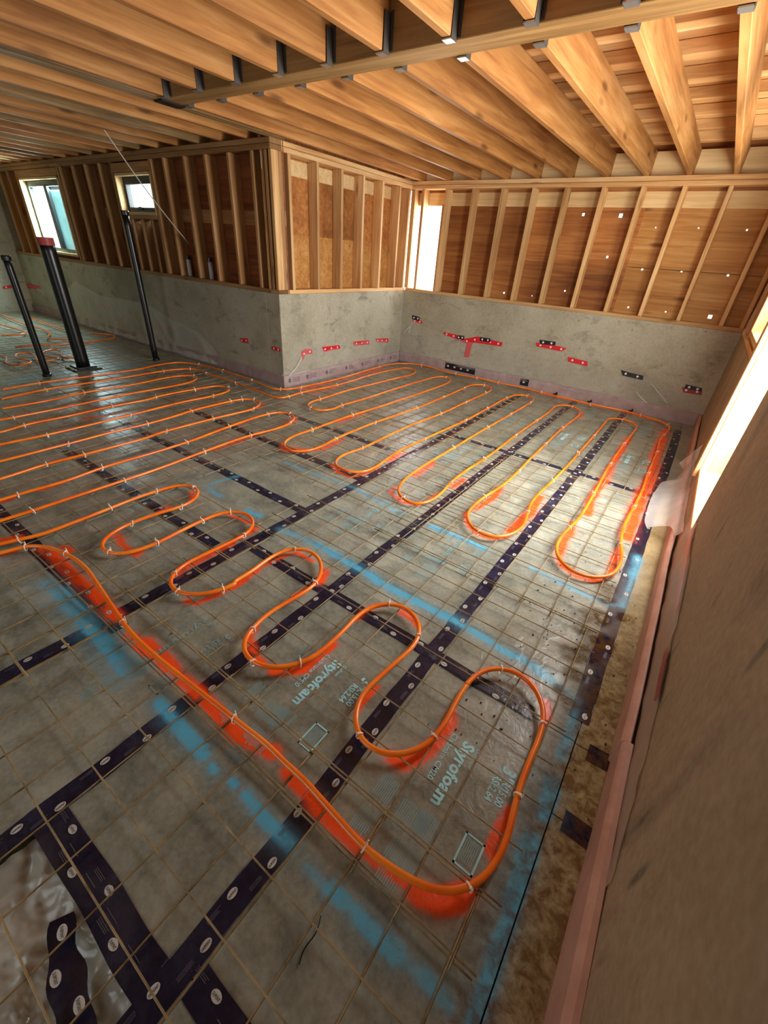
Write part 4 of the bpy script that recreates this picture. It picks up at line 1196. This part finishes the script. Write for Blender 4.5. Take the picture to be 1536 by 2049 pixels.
window(1, w1, 'two-pane sliding window with a dark frame in the far left wall', True)
window(2, w2, 'small square single-pane window with dark frame near the ceiling', False)

# ------------------------------------------------------------------ ceiling: deck, joists, beam, hangers, purlins
ceiling = boxes('ceiling', [(XW - .3, XR + .5, YN - .3, YL + .35, ZD, ZD + .03), (XJ - .3, XR + .5, YL + .345, YB + .4, ZD, ZD + .03)], M['deck'])
tag(ceiling, 'open plywood roof deck carried on exposed timber joists', 'ceiling', kind='structure')
BY0, BY1 = 2.415, 2.575
jx = [-3.80, -3.405, -3.008, -2.61, -2.228, -1.85, -1.468, -1.080, -.696, -.308, .09]
for x in jx:
    dx = rng.uniform(-.003, .003)
    box('joist', x - .0215 + dx, x + .0215 + dx, BY1 + .002, YB + .10, ZP1, ZJ, M['joist_y'], ceiling)
    box('joist', x - .0215 + dx + .03, x + .0215 + dx + .03, YN, BY0 - .002, ZP1, ZJ, M['joist_y'], ceiling)
box('beam', XJ + .02, XR + .25, BY0, BY1, ZP1 + .0, ZJ, M['beam'], ceiling)
for x in (-3.845, -3.895, -3.945):
    box('girder_ply', x - .024, x + .024, YN, BY0 - .003 if x == -3.845 else YL + SD, ZP1 + rng.uniform(0, .003), ZJ, M['greyed_y'], ceiling)
k = 0
x = -4.27
while x > XW:
    box('joist', x - .0215, x + .0215, YN, YL + SD - .01, ZP1 + rng.uniform(0, .004), ZJ, M['greyed_y'] if k % 3 == 2 else M['joist_y'], ceiling)
    x -= .392 + rng.uniform(-.006, .006)
    k += 1
box('rim_board', XJ, XR, YB + .10, YB + SD, ZP1, ZJ, M['ply_pale'], ceiling)
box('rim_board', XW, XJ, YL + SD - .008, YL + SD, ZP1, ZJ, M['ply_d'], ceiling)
y = 2.935
while y < YB + .1:
    box('purlin', XJ - .1, XR + .2, y - .046, y + .046, ZJ + .001, ZD - .001, M['stud_x'], ceiling, c=.004)
    y += .407


def hanger_mesh():
    o = boxes('joist_hanger', [(-.026, .026, 0, .05, -.006, .0), (-.0265, -.0235, 0, .05, -.006, .14), (.0235, .0265, 0, .05, -.006, .14), (-.046, -.0265, -.002, .002, .01, .15), (.0265, .046, -.002, .002, .01, .15)], M['steel'], None, c=.0008)
    me = o.data
    me.materials.append(M['steel_dull'])
    mi = np.ones(len(me.polygons), int)
    mi[:26] = 0
    me.polygons.foreach_set('material_index', mi)
    bpy.data.objects.remove(o)
    return me


hm = hanger_mesh()
for x in jx:
    o = link('joist_hanger', hm, None, ceiling)
    o.location = (x, BY1, ZP1 - .002)
    o = link('joist_hanger', hm, None, ceiling)
    o.location = (x + .03, BY0, ZP1 - .002)
    o.rotation_euler = (0, 0, math.pi)
box('beam_cap_plate', XJ + .0, XJ + .10, BY0 - .02, BY1 + .01, ZP1 - .012, ZP1 - .001, M['abs'], ceiling)

# ------------------------------------------------------------------ foam strips at the wall feet
t = box('baseboard_back', XJ + .03, XR - .035, YB - .04, YB - .001, -.002, .140, M['strip'])
tag(t, 'mauve foam edge strip along the back wall foot', 'foam strip', kind='structure')
t2 = box('baseboard_jog', XJ + .001, XJ + .03, YL - .03, YB - .041, -.002, .140, M['strip'])
tag(t2, 'mauve printed foam edge strip along the short concrete wall', 'foam strip', kind='structure')
t3 = box('baseboard_left', XW + .02, XJ + .0, YL - .03, YL - .001, -.002, .140, M['strip'])
tag(t3, 'mauve foam edge strip along the left wall foot', 'foam strip', kind='structure')
# print on the jog strip: dark marks
pr = Flat()
for yy in (3.56, 3.86, 4.22, 4.62, 4.98, 5.36, 5.70):
    pr.ellipse((XJ + .0312, yy, .075), (0, 1, 0), (0, 0, 1), .022, .03, 12)
    for kk in range(3):
        pr.rect((XJ + .0312, yy + .05, .05 + .022 * kk), (0, 1, 0), (0, 0, 1), rng.uniform(.06, .14), .009)
pm = pr.build('strip_print', plain('mauve_ink', rgb(112, 92, 100), .5))
pm.parent = t2
pm.location = -t2.location
pm['kind'] = 'stuff'
for (a, b) in ((-3.05, -2.55), (-1.86, -1.74)):
    o = boxes('tape_patch', [(a, b, YB - .0425, YB - .0405, .035, .125)], M['black_tape'])
    o.parent = t
    o.location = -t.location
    w_ = Flat()
    s = a + .05
    while s < b - .03:
        w_.ellipse((s, YB - .0435, .08), (1, 0, 0), (0, 0, 1), .018, .012)
        s += .11
    o2 = w_.build('patch_logo', M['print_white'], o)
    o2['kind'] = 'stuff'
# small black clips at the back strip foot
for x, wh in ((-1.345, 'leftmost of three small black plastic clips below the back wall'), (-.905, 'middle of three small black plastic clips below the back wall'), (-.42, 'rightmost of three small black plastic clips below the back wall')):
    o = boxes('rebar_clip', [(x - .025, x + .025, YB - .095, YB - .06, .001, .03), (x + .005, x + .022, YB - .09, YB - .07, .03, .052)], M['abs'])
    tag(o, wh, 'clip', group='black clips along the back wall')

# right wall: two pink foam strips, one leaning out at the joint


def lean_strip(y0, y1, xo0, xo1, thick, label, n):
    """foam strip with slightly uneven faces, standing against the right wall"""
    N = 24
    V, F = [], []
    prof = [(0, -.004), (0, .126), (.006, .137), (.016, .142), (thick - .004, .142), (thick, .136), (thick, -.004)]
    for i in range(N + 1):
        y = y0 + (y1 - y0) * i / N
        xo = xo0 + (xo1 - xo0) * i / N + .004 * noise.noise((y * 2.2, n, 0))
        lean = .010 * noise.noise((y * 1.1, n, 4))
        for (dx, z) in prof:
            V.append((xo + dx + lean * z / .14, y, z + .003 * noise.noise((y * 3, 1, n))))
    K = len(prof)
    for i in range(N):
        for k in range(K - 1):
            F.append((i * K + k, i * K + k + 1, (i + 1) * K + k + 1, (i + 1) * K + k))
    F.append(tuple(range(K))[::-1])
    F.append(tuple(N * K + k for k in range(K)))
    o = raw('baseboard_right', V, F, M['pink'], None)
    bm = bmesh.new()
    bm.from_mesh(o.data)
    bmesh.ops.recalc_face_normals(bm, faces=bm.faces)
    bm.to_mesh(o.data)
    bm.free()
    return tag(o, label, 'foam strip', kind='structure')


lean_strip(-2.9, 1.155, .250, .256, .034, 'near pink foam strip at the foot of the right wall', 1.0)
lean_strip(1.158, 5.93, .252, .256, .028, 'far pink foam strip at the foot of the right wall', 2.0)

# ------------------------------------------------------------------ red and black tape patches on the walls


def patch(plane, poly, z_off, mat, label, cat, group, dots=True):
    """tape patch a millimetre thick; plane 'jog' (x), 'left'/'back' (y); poly in (u, z)"""
    n = len(poly)
    P = np.array(poly)

    def P3(u, z, k):
        if plane in ('jog', 'west'):
            return ((XJ if plane == 'jog' else XW) + k, u, z)
        return (u, (YL if plane == 'left' else YB) - k, z)
    c = P.mean(0)
    V = [P3(u, z, z_off) for u, z in poly] + [P3(u, z, z_off + .0025) for u, z in poly]
    F = [tuple(range(n)), tuple(range(2 * n - 1, n - 1, -1))] + [(i, i + n, (i + 1) % n + n, (i + 1) % n) for i in range(n)]
    cc = np.array(P3(c[0], c[1], z_off))
    o = raw('red_tape' if mat.startswith('red') else 'black_tape', [np.array(v) - cc for v in V], F, M[mat], None, loc=cc)
    bm = bmesh.new()
    bm.from_mesh(o.data)
    bmesh.ops.triangulate(bm, faces=[f for f in bm.faces if len(f.verts) > 4])
    bmesh.ops.recalc_face_normals(bm, faces=bm.faces)
    bm.to_mesh(o.data)
    bm.free()
    if dots:
        f = Flat()
        u0, u1 = P[:, 0].min(), P[:, 0].max()
        m = max(2, int((u1 - u0) / .11))
        for k in range(m):
            u = u0 + (u1 - u0) * (k + .5) / m
            # stay inside the patch: middle of its vertical extent at u
            zs = []
            for (a, b) in zip(poly, poly[1:] + poly[:1]):
                if (a[0] - u) * (b[0] - u) < 0:
                    zs.append(a[1] + (b[1] - a[1]) * (u - a[0]) / (b[0] - a[0]))
            if len(zs) >= 2:
                z = (max(zs) + (sorted(zs)[-2])) / 2
                d, uu = ((0, 1, 0), (0, 0, 1)) if plane in ('jog', 'west') else ((1, 0, 0), (0, 0, 1))
                f.ellipse(np.array(P3(u, z, z_off + .004)) - cc, np.array(d), np.array(uu), .013, .013, 10)
        q = f.build('printed_dot', M['white_dot'], o)
        if q:
            q['kind'] = 'stuff'
    return tag(o, label, cat, group)


G1 = 'red tape pieces on the concrete walls'
LJ = ['red tape piece bent down beside the concrete corner, with a plastic fold', 'second red tape piece from the corner on the short concrete wall', 'third red tape piece from the corner on the short concrete wall', 'red tape piece nearest the inner corner on the short concrete wall']
LL = ['red tape piece folding round the outer edge of the concrete corner', 'short red tape piece on the dim left wall, beside a white speck', 'small red tape scrap just right of the thin black pipe on the left wall', 'red tape strip above the crumpled plastic between two black pipes', 'red tape scrap just left of the thin black pipe on the left wall', 'long dull red tape strip below the far two-pane window', 'dull red tape strip at the left edge of the far wall']
LB = ['ragged red tape strip left of the red T on the back wall', 'large red T of tape with a hanging stem on the back wall', 'long red tape strip under a black patch in mid back wall', 'faint red tape scrap under a black patch beside the inner corner', 'plain red tape rectangle alone on the back wall', 'red tape strip toned dull for shade at the right end of the back wall']
LK = ['notched black tape patch beside the inner corner of the back wall', 'small black tape patch left of the red T', 'black tape patch right of the red T stem', 'black tape patch above the long red strip in mid back wall', 'ragged black tape patch without red on the right of back wall', 'black tape patch above dull red strip at right end of back wall']
for p, l in zip(DATA['tapes']['jog'], LJ):
    patch('jog', p, .004, 'red', l, 'tape', G1)
for p, l in zip(DATA['tapes']['left'][:6], LL):
    patch('left', p, .004, 'red', l, 'tape', G1)
patch('west', [(3.095, .446), (3.318, .483), (3.299, .425), (3.096, .399)], .004, 'red', LL[6], 'tape', G1)
for p, l in zip(DATA['tapes']['back'], LB):
    patch('back', p, .004, 'red_dull_shaded' if l is LB[5] else 'red', l, 'tape', G1)
for p, l in zip(DATA['tapes']['black'], LK):
    patch('back', p, .008, 'black_tape', l, 'tape', 'black tape patches on the back wall')


# ------------------------------------------------------------------ plastic sheets on the walls
def wall_sheet(plane, u0, u1, top, mat, label, seed, z0=.10, amp=.016):
    """thin poly film hanging from its tape line; top = [(u, z)...]"""
    nu, nz = max(8, int((u1 - u0) / .03)), 16
    tu = [t_[0] for t_ in top]
    tz = [t_[1] for t_ in top]
    V, F = [], []
    for i in range(nu + 1):
        u = u0 + (u1 - u0) * i / nu
        zt = np.interp(u, tu, tz)
        for j in range(nz + 1):
            z = z0 + (zt - z0) * j / nz
            s = 1 - j / nz
            fold = abs(noise.noise((u * 3.2 + z * 2.1, z * 1.6 - u * .7, seed)))
            k = .006 + s * amp * (1.4 * (1 - fold) ** 5 + .5 * abs(noise.noise((u * 7, z * 5, seed + 3)))) + .032 * s ** 6
            V.append((XJ + k, u, z) if plane == 'jog' else (u, (YL if plane == 'left' else YB) - k, z))
    for i in range(nu):
        for j in range(nz):
            a = i * (nz + 1) + j
            F.append((a, a + nz + 1, a + nz + 2, a + 1))
    o = raw('plastic_sheet', V, F, mat, None, smooth=True)
    film[plane] = o
    return tag(o, label, 'plastic sheet', group='poly sheets taped to the walls')


film = {}
wall_sheet('jog', 3.47, 5.88, [(3.47, .16), (3.62, .36), (3.70, .45), (4.2, .42), (5.0, .40), (5.5, .37), (5.88, .30)], M['poly_clear'], 'clear plastic sheet hanging below red tape on the short concrete wall', 1.0)
wall_sheet('back', -3.88, .22, [(-3.88, .45), (-3.72, .70), (-3.5, .45), (-3.1, .50), (-2.6, .46), (-2.0, .44), (-1.4, .42), (-.9, .36), (-.4, .40), (.22, .30)], M['poly_clear'], 'clear plastic sheet hanging below tape on the back wall', 5.0, amp=.02)
wall_sheet('left', -9.6, -5.2, [(-9.6, .5), (-9.0, .72), (-8.2, .58), (-7.4, .60), (-6.8, .62), (-6.2, .48), (-5.6, .40), (-5.2, .2)], M['poly_hazy'], 'crumpled hazy plastic sheet on the dim left wall behind black pipes', 9.0, z0=.04, amp=.022)


def folds(parent, plane, lines):
    V, F = [], []
    for ln in lines:
        P = np.array([(XJ + .03 + .01 * (k % 2), u, z) if plane == 'jog' else (u, YB - .03 - .01 * (k % 2), z) for k, (u, z) in enumerate(ln)])
        v, f = tube_data(smooth_path(P, .03, 1.0), .0055, 5)
        b = len(V)
        V += v.tolist()
        F += [tuple(i + b for i in q) for q in f]
    tag(raw('sheet_fold', V, F, M['poly_milky'], parent, smooth=True), kind='stuff')


folds(film['back'], 'back', [[(-.448, .252), (-.36, .18), (-.295, .146), (-.169, .097)], [(-.319, .363), (-.157, .239), (-.068, .169)], [(-3.743, .557), (-3.765, .424)], [(-3.70, .60), (-3.86, .42)]])
folds(film['jog'], 'jog', [[(3.785, .334), (3.67, .213), (3.542, .132)], [(3.542, .132), (3.75, .15), (3.926, .14)]])
# strip of film and red tape above the pink foam on the right wall
pts = [(2.60, .14, .36), (2.33, .14, .44), (2.15, .14, .405), (1.95, .14, .42), (1.75, .14, .395), (1.60, .14, .385), (1.45, .145, .35), (1.30, .145, .34), (1.10, .145, .30), (.9, .145, .25), (.7, .145, .18)]
V, F = [], []
K = 9
yy = np.linspace(2.60, .7, 60)
for i, y in enumerate(yy):
    zt = np.interp(-y, [-p[0] for p in pts], [p[2] for p in pts]) + .008 * noise.noise((y * 16, 0, 0))
    for k in range(K):
        z = .138 + (zt - .138) * k / (K - 1)
        V.append((XR - .003 - .008 * abs(noise.noise((y * 9, z * 12, 2))), y, z))
for i in range(len(yy) - 1):
    for k in range(K - 1):
        F.append((i * K + k, i * K + k + 1, (i + 1) * K + k + 1, (i + 1) * K + k))
tag(raw('plastic_sheet', V, F, M['poly_strip'], None, smooth=True), 'narrow wrinkled plastic strip above the pink foam on the right wall', 'plastic sheet', group='poly sheets taped to the walls')


def right_tape(y0, y1, z0, z1, label, seed, mat='red_dull_shaded'):
    V, F = [], []
    n = 16
    for i in range(n + 1):
        y = y0 + (y1 - y0) * i / n
        e = math.sin(math.pi * i / n) ** .35
        zc = z0 + (z1 - z0) * i / n
        hw = .020 * (e if i in (0, n) else 1) * (1 + .4 * noise.noise((y * 14, seed, 0)))
        for s in (-1, 1):
            V.append((XR - .013 - .002 * abs(noise.noise((y * 20, s, seed))), y, zc + s * hw))
    for i in range(n):
        F.append((2 * i, 2 * i + 1, 2 * i + 3, 2 * i + 2))
    tag(raw('red_tape', V, F, M[mat], None), label, 'tape', G1)


right_tape(1.45, 1.20, .335, .320, 'dark red tape scrap low on the bare right wall above the pink foam', 1)
right_tape(2.32, 1.62, .405, .375, 'wrinkled pale red tape strip under the doorway on the right wall', 2, 'red_pale')

# flap of milky film lying from the foam strip onto the floor below the doorway
ctrl = [[(.288, 4.06, .34), (.262, 4.10, .27), (.232, 4.12, .20), (.20, 4.14, .12)],
        [(.286, 3.96, .25), (.262, 3.98, .19), (.25, 4.02, .15), (.246, 4.05, .10)],
        [(.288, 3.70, .20), (.268, 3.74, .152), (.240, 3.80, .125), (.215, 3.88, .07)],
        [(.288, 3.50, .20), (.268, 3.52, .15), (.215, 3.66, .09), (.130, 3.80, .046)],
        [(.288, 3.25, .21), (.268, 3.26, .152), (.205, 3.36, .085), (.100, 3.50, .045)],
        [(.288, 3.00, .21), (.268, 3.02, .152), (.21, 3.10, .085), (.098, 3.22, .045)],
        [(.288, 2.80, .22), (.268, 2.84, .152), (.215, 2.98, .08), (.108, 3.02, .045)],
        [(.288, 2.62, .24), (.270, 2.70, .153), (.252, 2.90, .13), (.130, 2.92, .046)]]
C_ = np.array(ctrl)
nu, nv = 40, 18
uu = np.linspace(0, 7, nu)
vv = np.linspace(0, 3, nv)
tmp = np.stack([[np.interp(uu, range(8), C_[:, j, k]) for k in range(3)] for j in range(4)], 0)   # 4,3,nu
V, F = [], []
for i in range(nu):
    for v in vv:
        p = [np.interp(v, range(4), tmp[:, k, i]) for k in range(3)]
        p[2] += .010 * noise.noise((p[0] * 20, p[1] * 9, 3))
        p[0] += .006 * noise.noise((p[1] * 12, p[2] * 20, 7))
        V.append(p)
for i in range(nu - 1):
    for j in range(nv - 1):
        F.append((i * nv + j, i * nv + j + 1, (i + 1) * nv + j + 1, (i + 1) * nv + j))
tag(raw('plastic_sheet', V, F, M['poly_milky'], None, smooth=True), 'milky plastic flap spilling over the pink foam below the bright doorway', 'plastic sheet', group='poly sheets taped to the walls')
# film hanging by the side window
V, F = [], []
for i in range(14):
    z = 1.03 + .62 * i / 13
    for k in range(8):
        y = 5.02 + (.50 - .28 * i / 13) * k / 7
        V.append((XR - .012 - .025 * abs(noise.noise((y * 5, z * 3, 1))), y, z))
for i in range(13):
    for k in range(7):
        F.append((i * 8 + k, i * 8 + k + 1, (i + 1) * 8 + k + 1, (i + 1) * 8 + k))
tag(raw('plastic_sheet', V, F, M['poly_milky'], None, smooth=True), 'grey plastic film hanging high in the far right corner by the side window', 'plastic sheet', group='poly sheets taped to the walls')


# ------------------------------------------------------------------ black pipes standing in the left bay
def standpipe(x, y, h, r, label, cap=False, flange=False, lean=(0, 0)):
    root = empty('drain_pipe', (x, y, 0))
    P = [(0, 0, -.02), (0, 0, .02), (lean[0] * .5, lean[1] * .5, h / 2), (lean[0], lean[1], h)]
    P = np.array([[np.interp(s, [0, .02, h / 2, h], [q[k] for q in P]) for k in range(3)] for s in np.linspace(0, h, 12)])
    P[:, 2] = np.linspace(-.005, h, 12)
    V, F = tube_data(P, r, 20)
    raw('pipe_body', V.tolist(), F, M['abs'], root, smooth=True)
    V, F = tube_data(np.array([(lean[0], lean[1], h - .045), (lean[0], lean[1], h - .04), (lean[0], lean[1], h - .004), (lean[0], lean[1], h + .004)]), [r + .001, r + .008, r + .008, r + .004], 20)
    if cap:
        V2, F2 = tube_data(np.array([(0, 0, h - .06), (0, 0, h - .058), (0, 0, h + .012), (0, 0, h + .014)]), [r + .001, r + .004, r + .004, r + .002], 20)
        tag(raw('cap', V2.tolist(), F2, M['redcap'], root), 'dull red cap')
    else:
        raw('hub', V.tolist(), F, M['abs'], root)
    if flange:
        boxes('flange', [(-.15, .15, -.15, .15, .001, .022), (-.11, .11, -.11, .11, .022, .04)], M['abs'], root)
    else:
        V2, F2 = tube_data(np.array([(0, 0, .001), (0, 0, .004), (0, 0, .03), (0, 0, .034)]), [r + .001, r + .012, r + .012, r + .001], 20)
        raw('collar', V2.tolist(), F2, M['abs'], root)
    tag(root, label, 'pipe', group='black pipes standing in the left bay')


standpipe(-5.993, 1.757, 1.195, .034, 'shortest black pipe, leftmost of the three standing pipes')
standpipe(-6.12, 2.20, 1.36, .073, 'widest black pipe with a dull red cap, middle of three', cap=True, flange=True)
standpipe(-6.036, 3.074, 1.69, .038, 'thin tall black pipe standing nearest the left wall')

# ------------------------------------------------------------------ cord, brackets, debris
P = np.array([(-5.418, 2.72, 2.32), (-5.50, 3.05, 1.93), (-5.575, 3.36, 1.62), (-5.632, 3.60, 1.398)])
V, F = tube_data(smooth_path(P, .05, 1.0), .0055, 6)
tag(raw('cord', V.tolist(), F, M['cord'], None, smooth=True), 'thin pale cord slanting from a ceiling joist to the left wall', 'cord')
for (x, lab) in ((-5.672, 'white pipe stub on the plate, left of two in stud bays'), (-5.218, 'white pipe stub on the plate, right of two in stud bays')):
    r = empty('pipe_stub', (x, 3.57, ZS))
    V, F = tube_data(np.array([(0, 0, z) for z in np.linspace(.001, .19, 6)]), .026, 14)
    raw('stub_body', V.tolist(), F, M['white_pvc'], r, smooth=True)
    V, F = tube_data(np.array([(0, 0, .185), (0, 0, .19), (0, 0, .23), (0, 0, .234)]), [.02, .03, .03, .02], 14)
    raw('stub_cap', V.tolist(), F, M['abs'], r)
    tag(r, lab, 'pipe stub', group='white pipe stubs in the left wall')

# crumbs of dirt by the right wall: too many and small to count
V, F = [], []
for k in range(150):
    x, y = rng.uniform(-.28, .24), rng.uniform(.9, 2.5)
    r_ = rng.uniform(.0015, .006)
    r_ *= .55
    v, f = cbox_data(r_ * rng.uniform(.7, 1.3), r_, r_ * .7, r_ * .3)
    b = len(V)
    V += [(p[0] + x, p[1] + y, p[2] + r_ * .7 + .001) for p in v]
    F += [[i + b for i in q] for q in f]
tag(raw('dirt_crumbs', V, F, plain('dark_dirt', rgb(70, 48, 26), .9), None), 'crumbs of brown dirt scattered on the foam by the right wall', 'dirt', kind='stuff')
# twig near the bottom of the picture
V, F = tube_data(smooth_path([(-.272, .262, .006), (-.255, .225, .012), (-.262, .19, .008), (-.250, .16, .004)], .01, 1), .0016, 5)
tw = raw('tie_wire', V.tolist(), F, M['abs'], None, smooth=True)
tag(tw, 'bent dark scrap of wire on the blue paint line in the foreground', 'wire scrap')
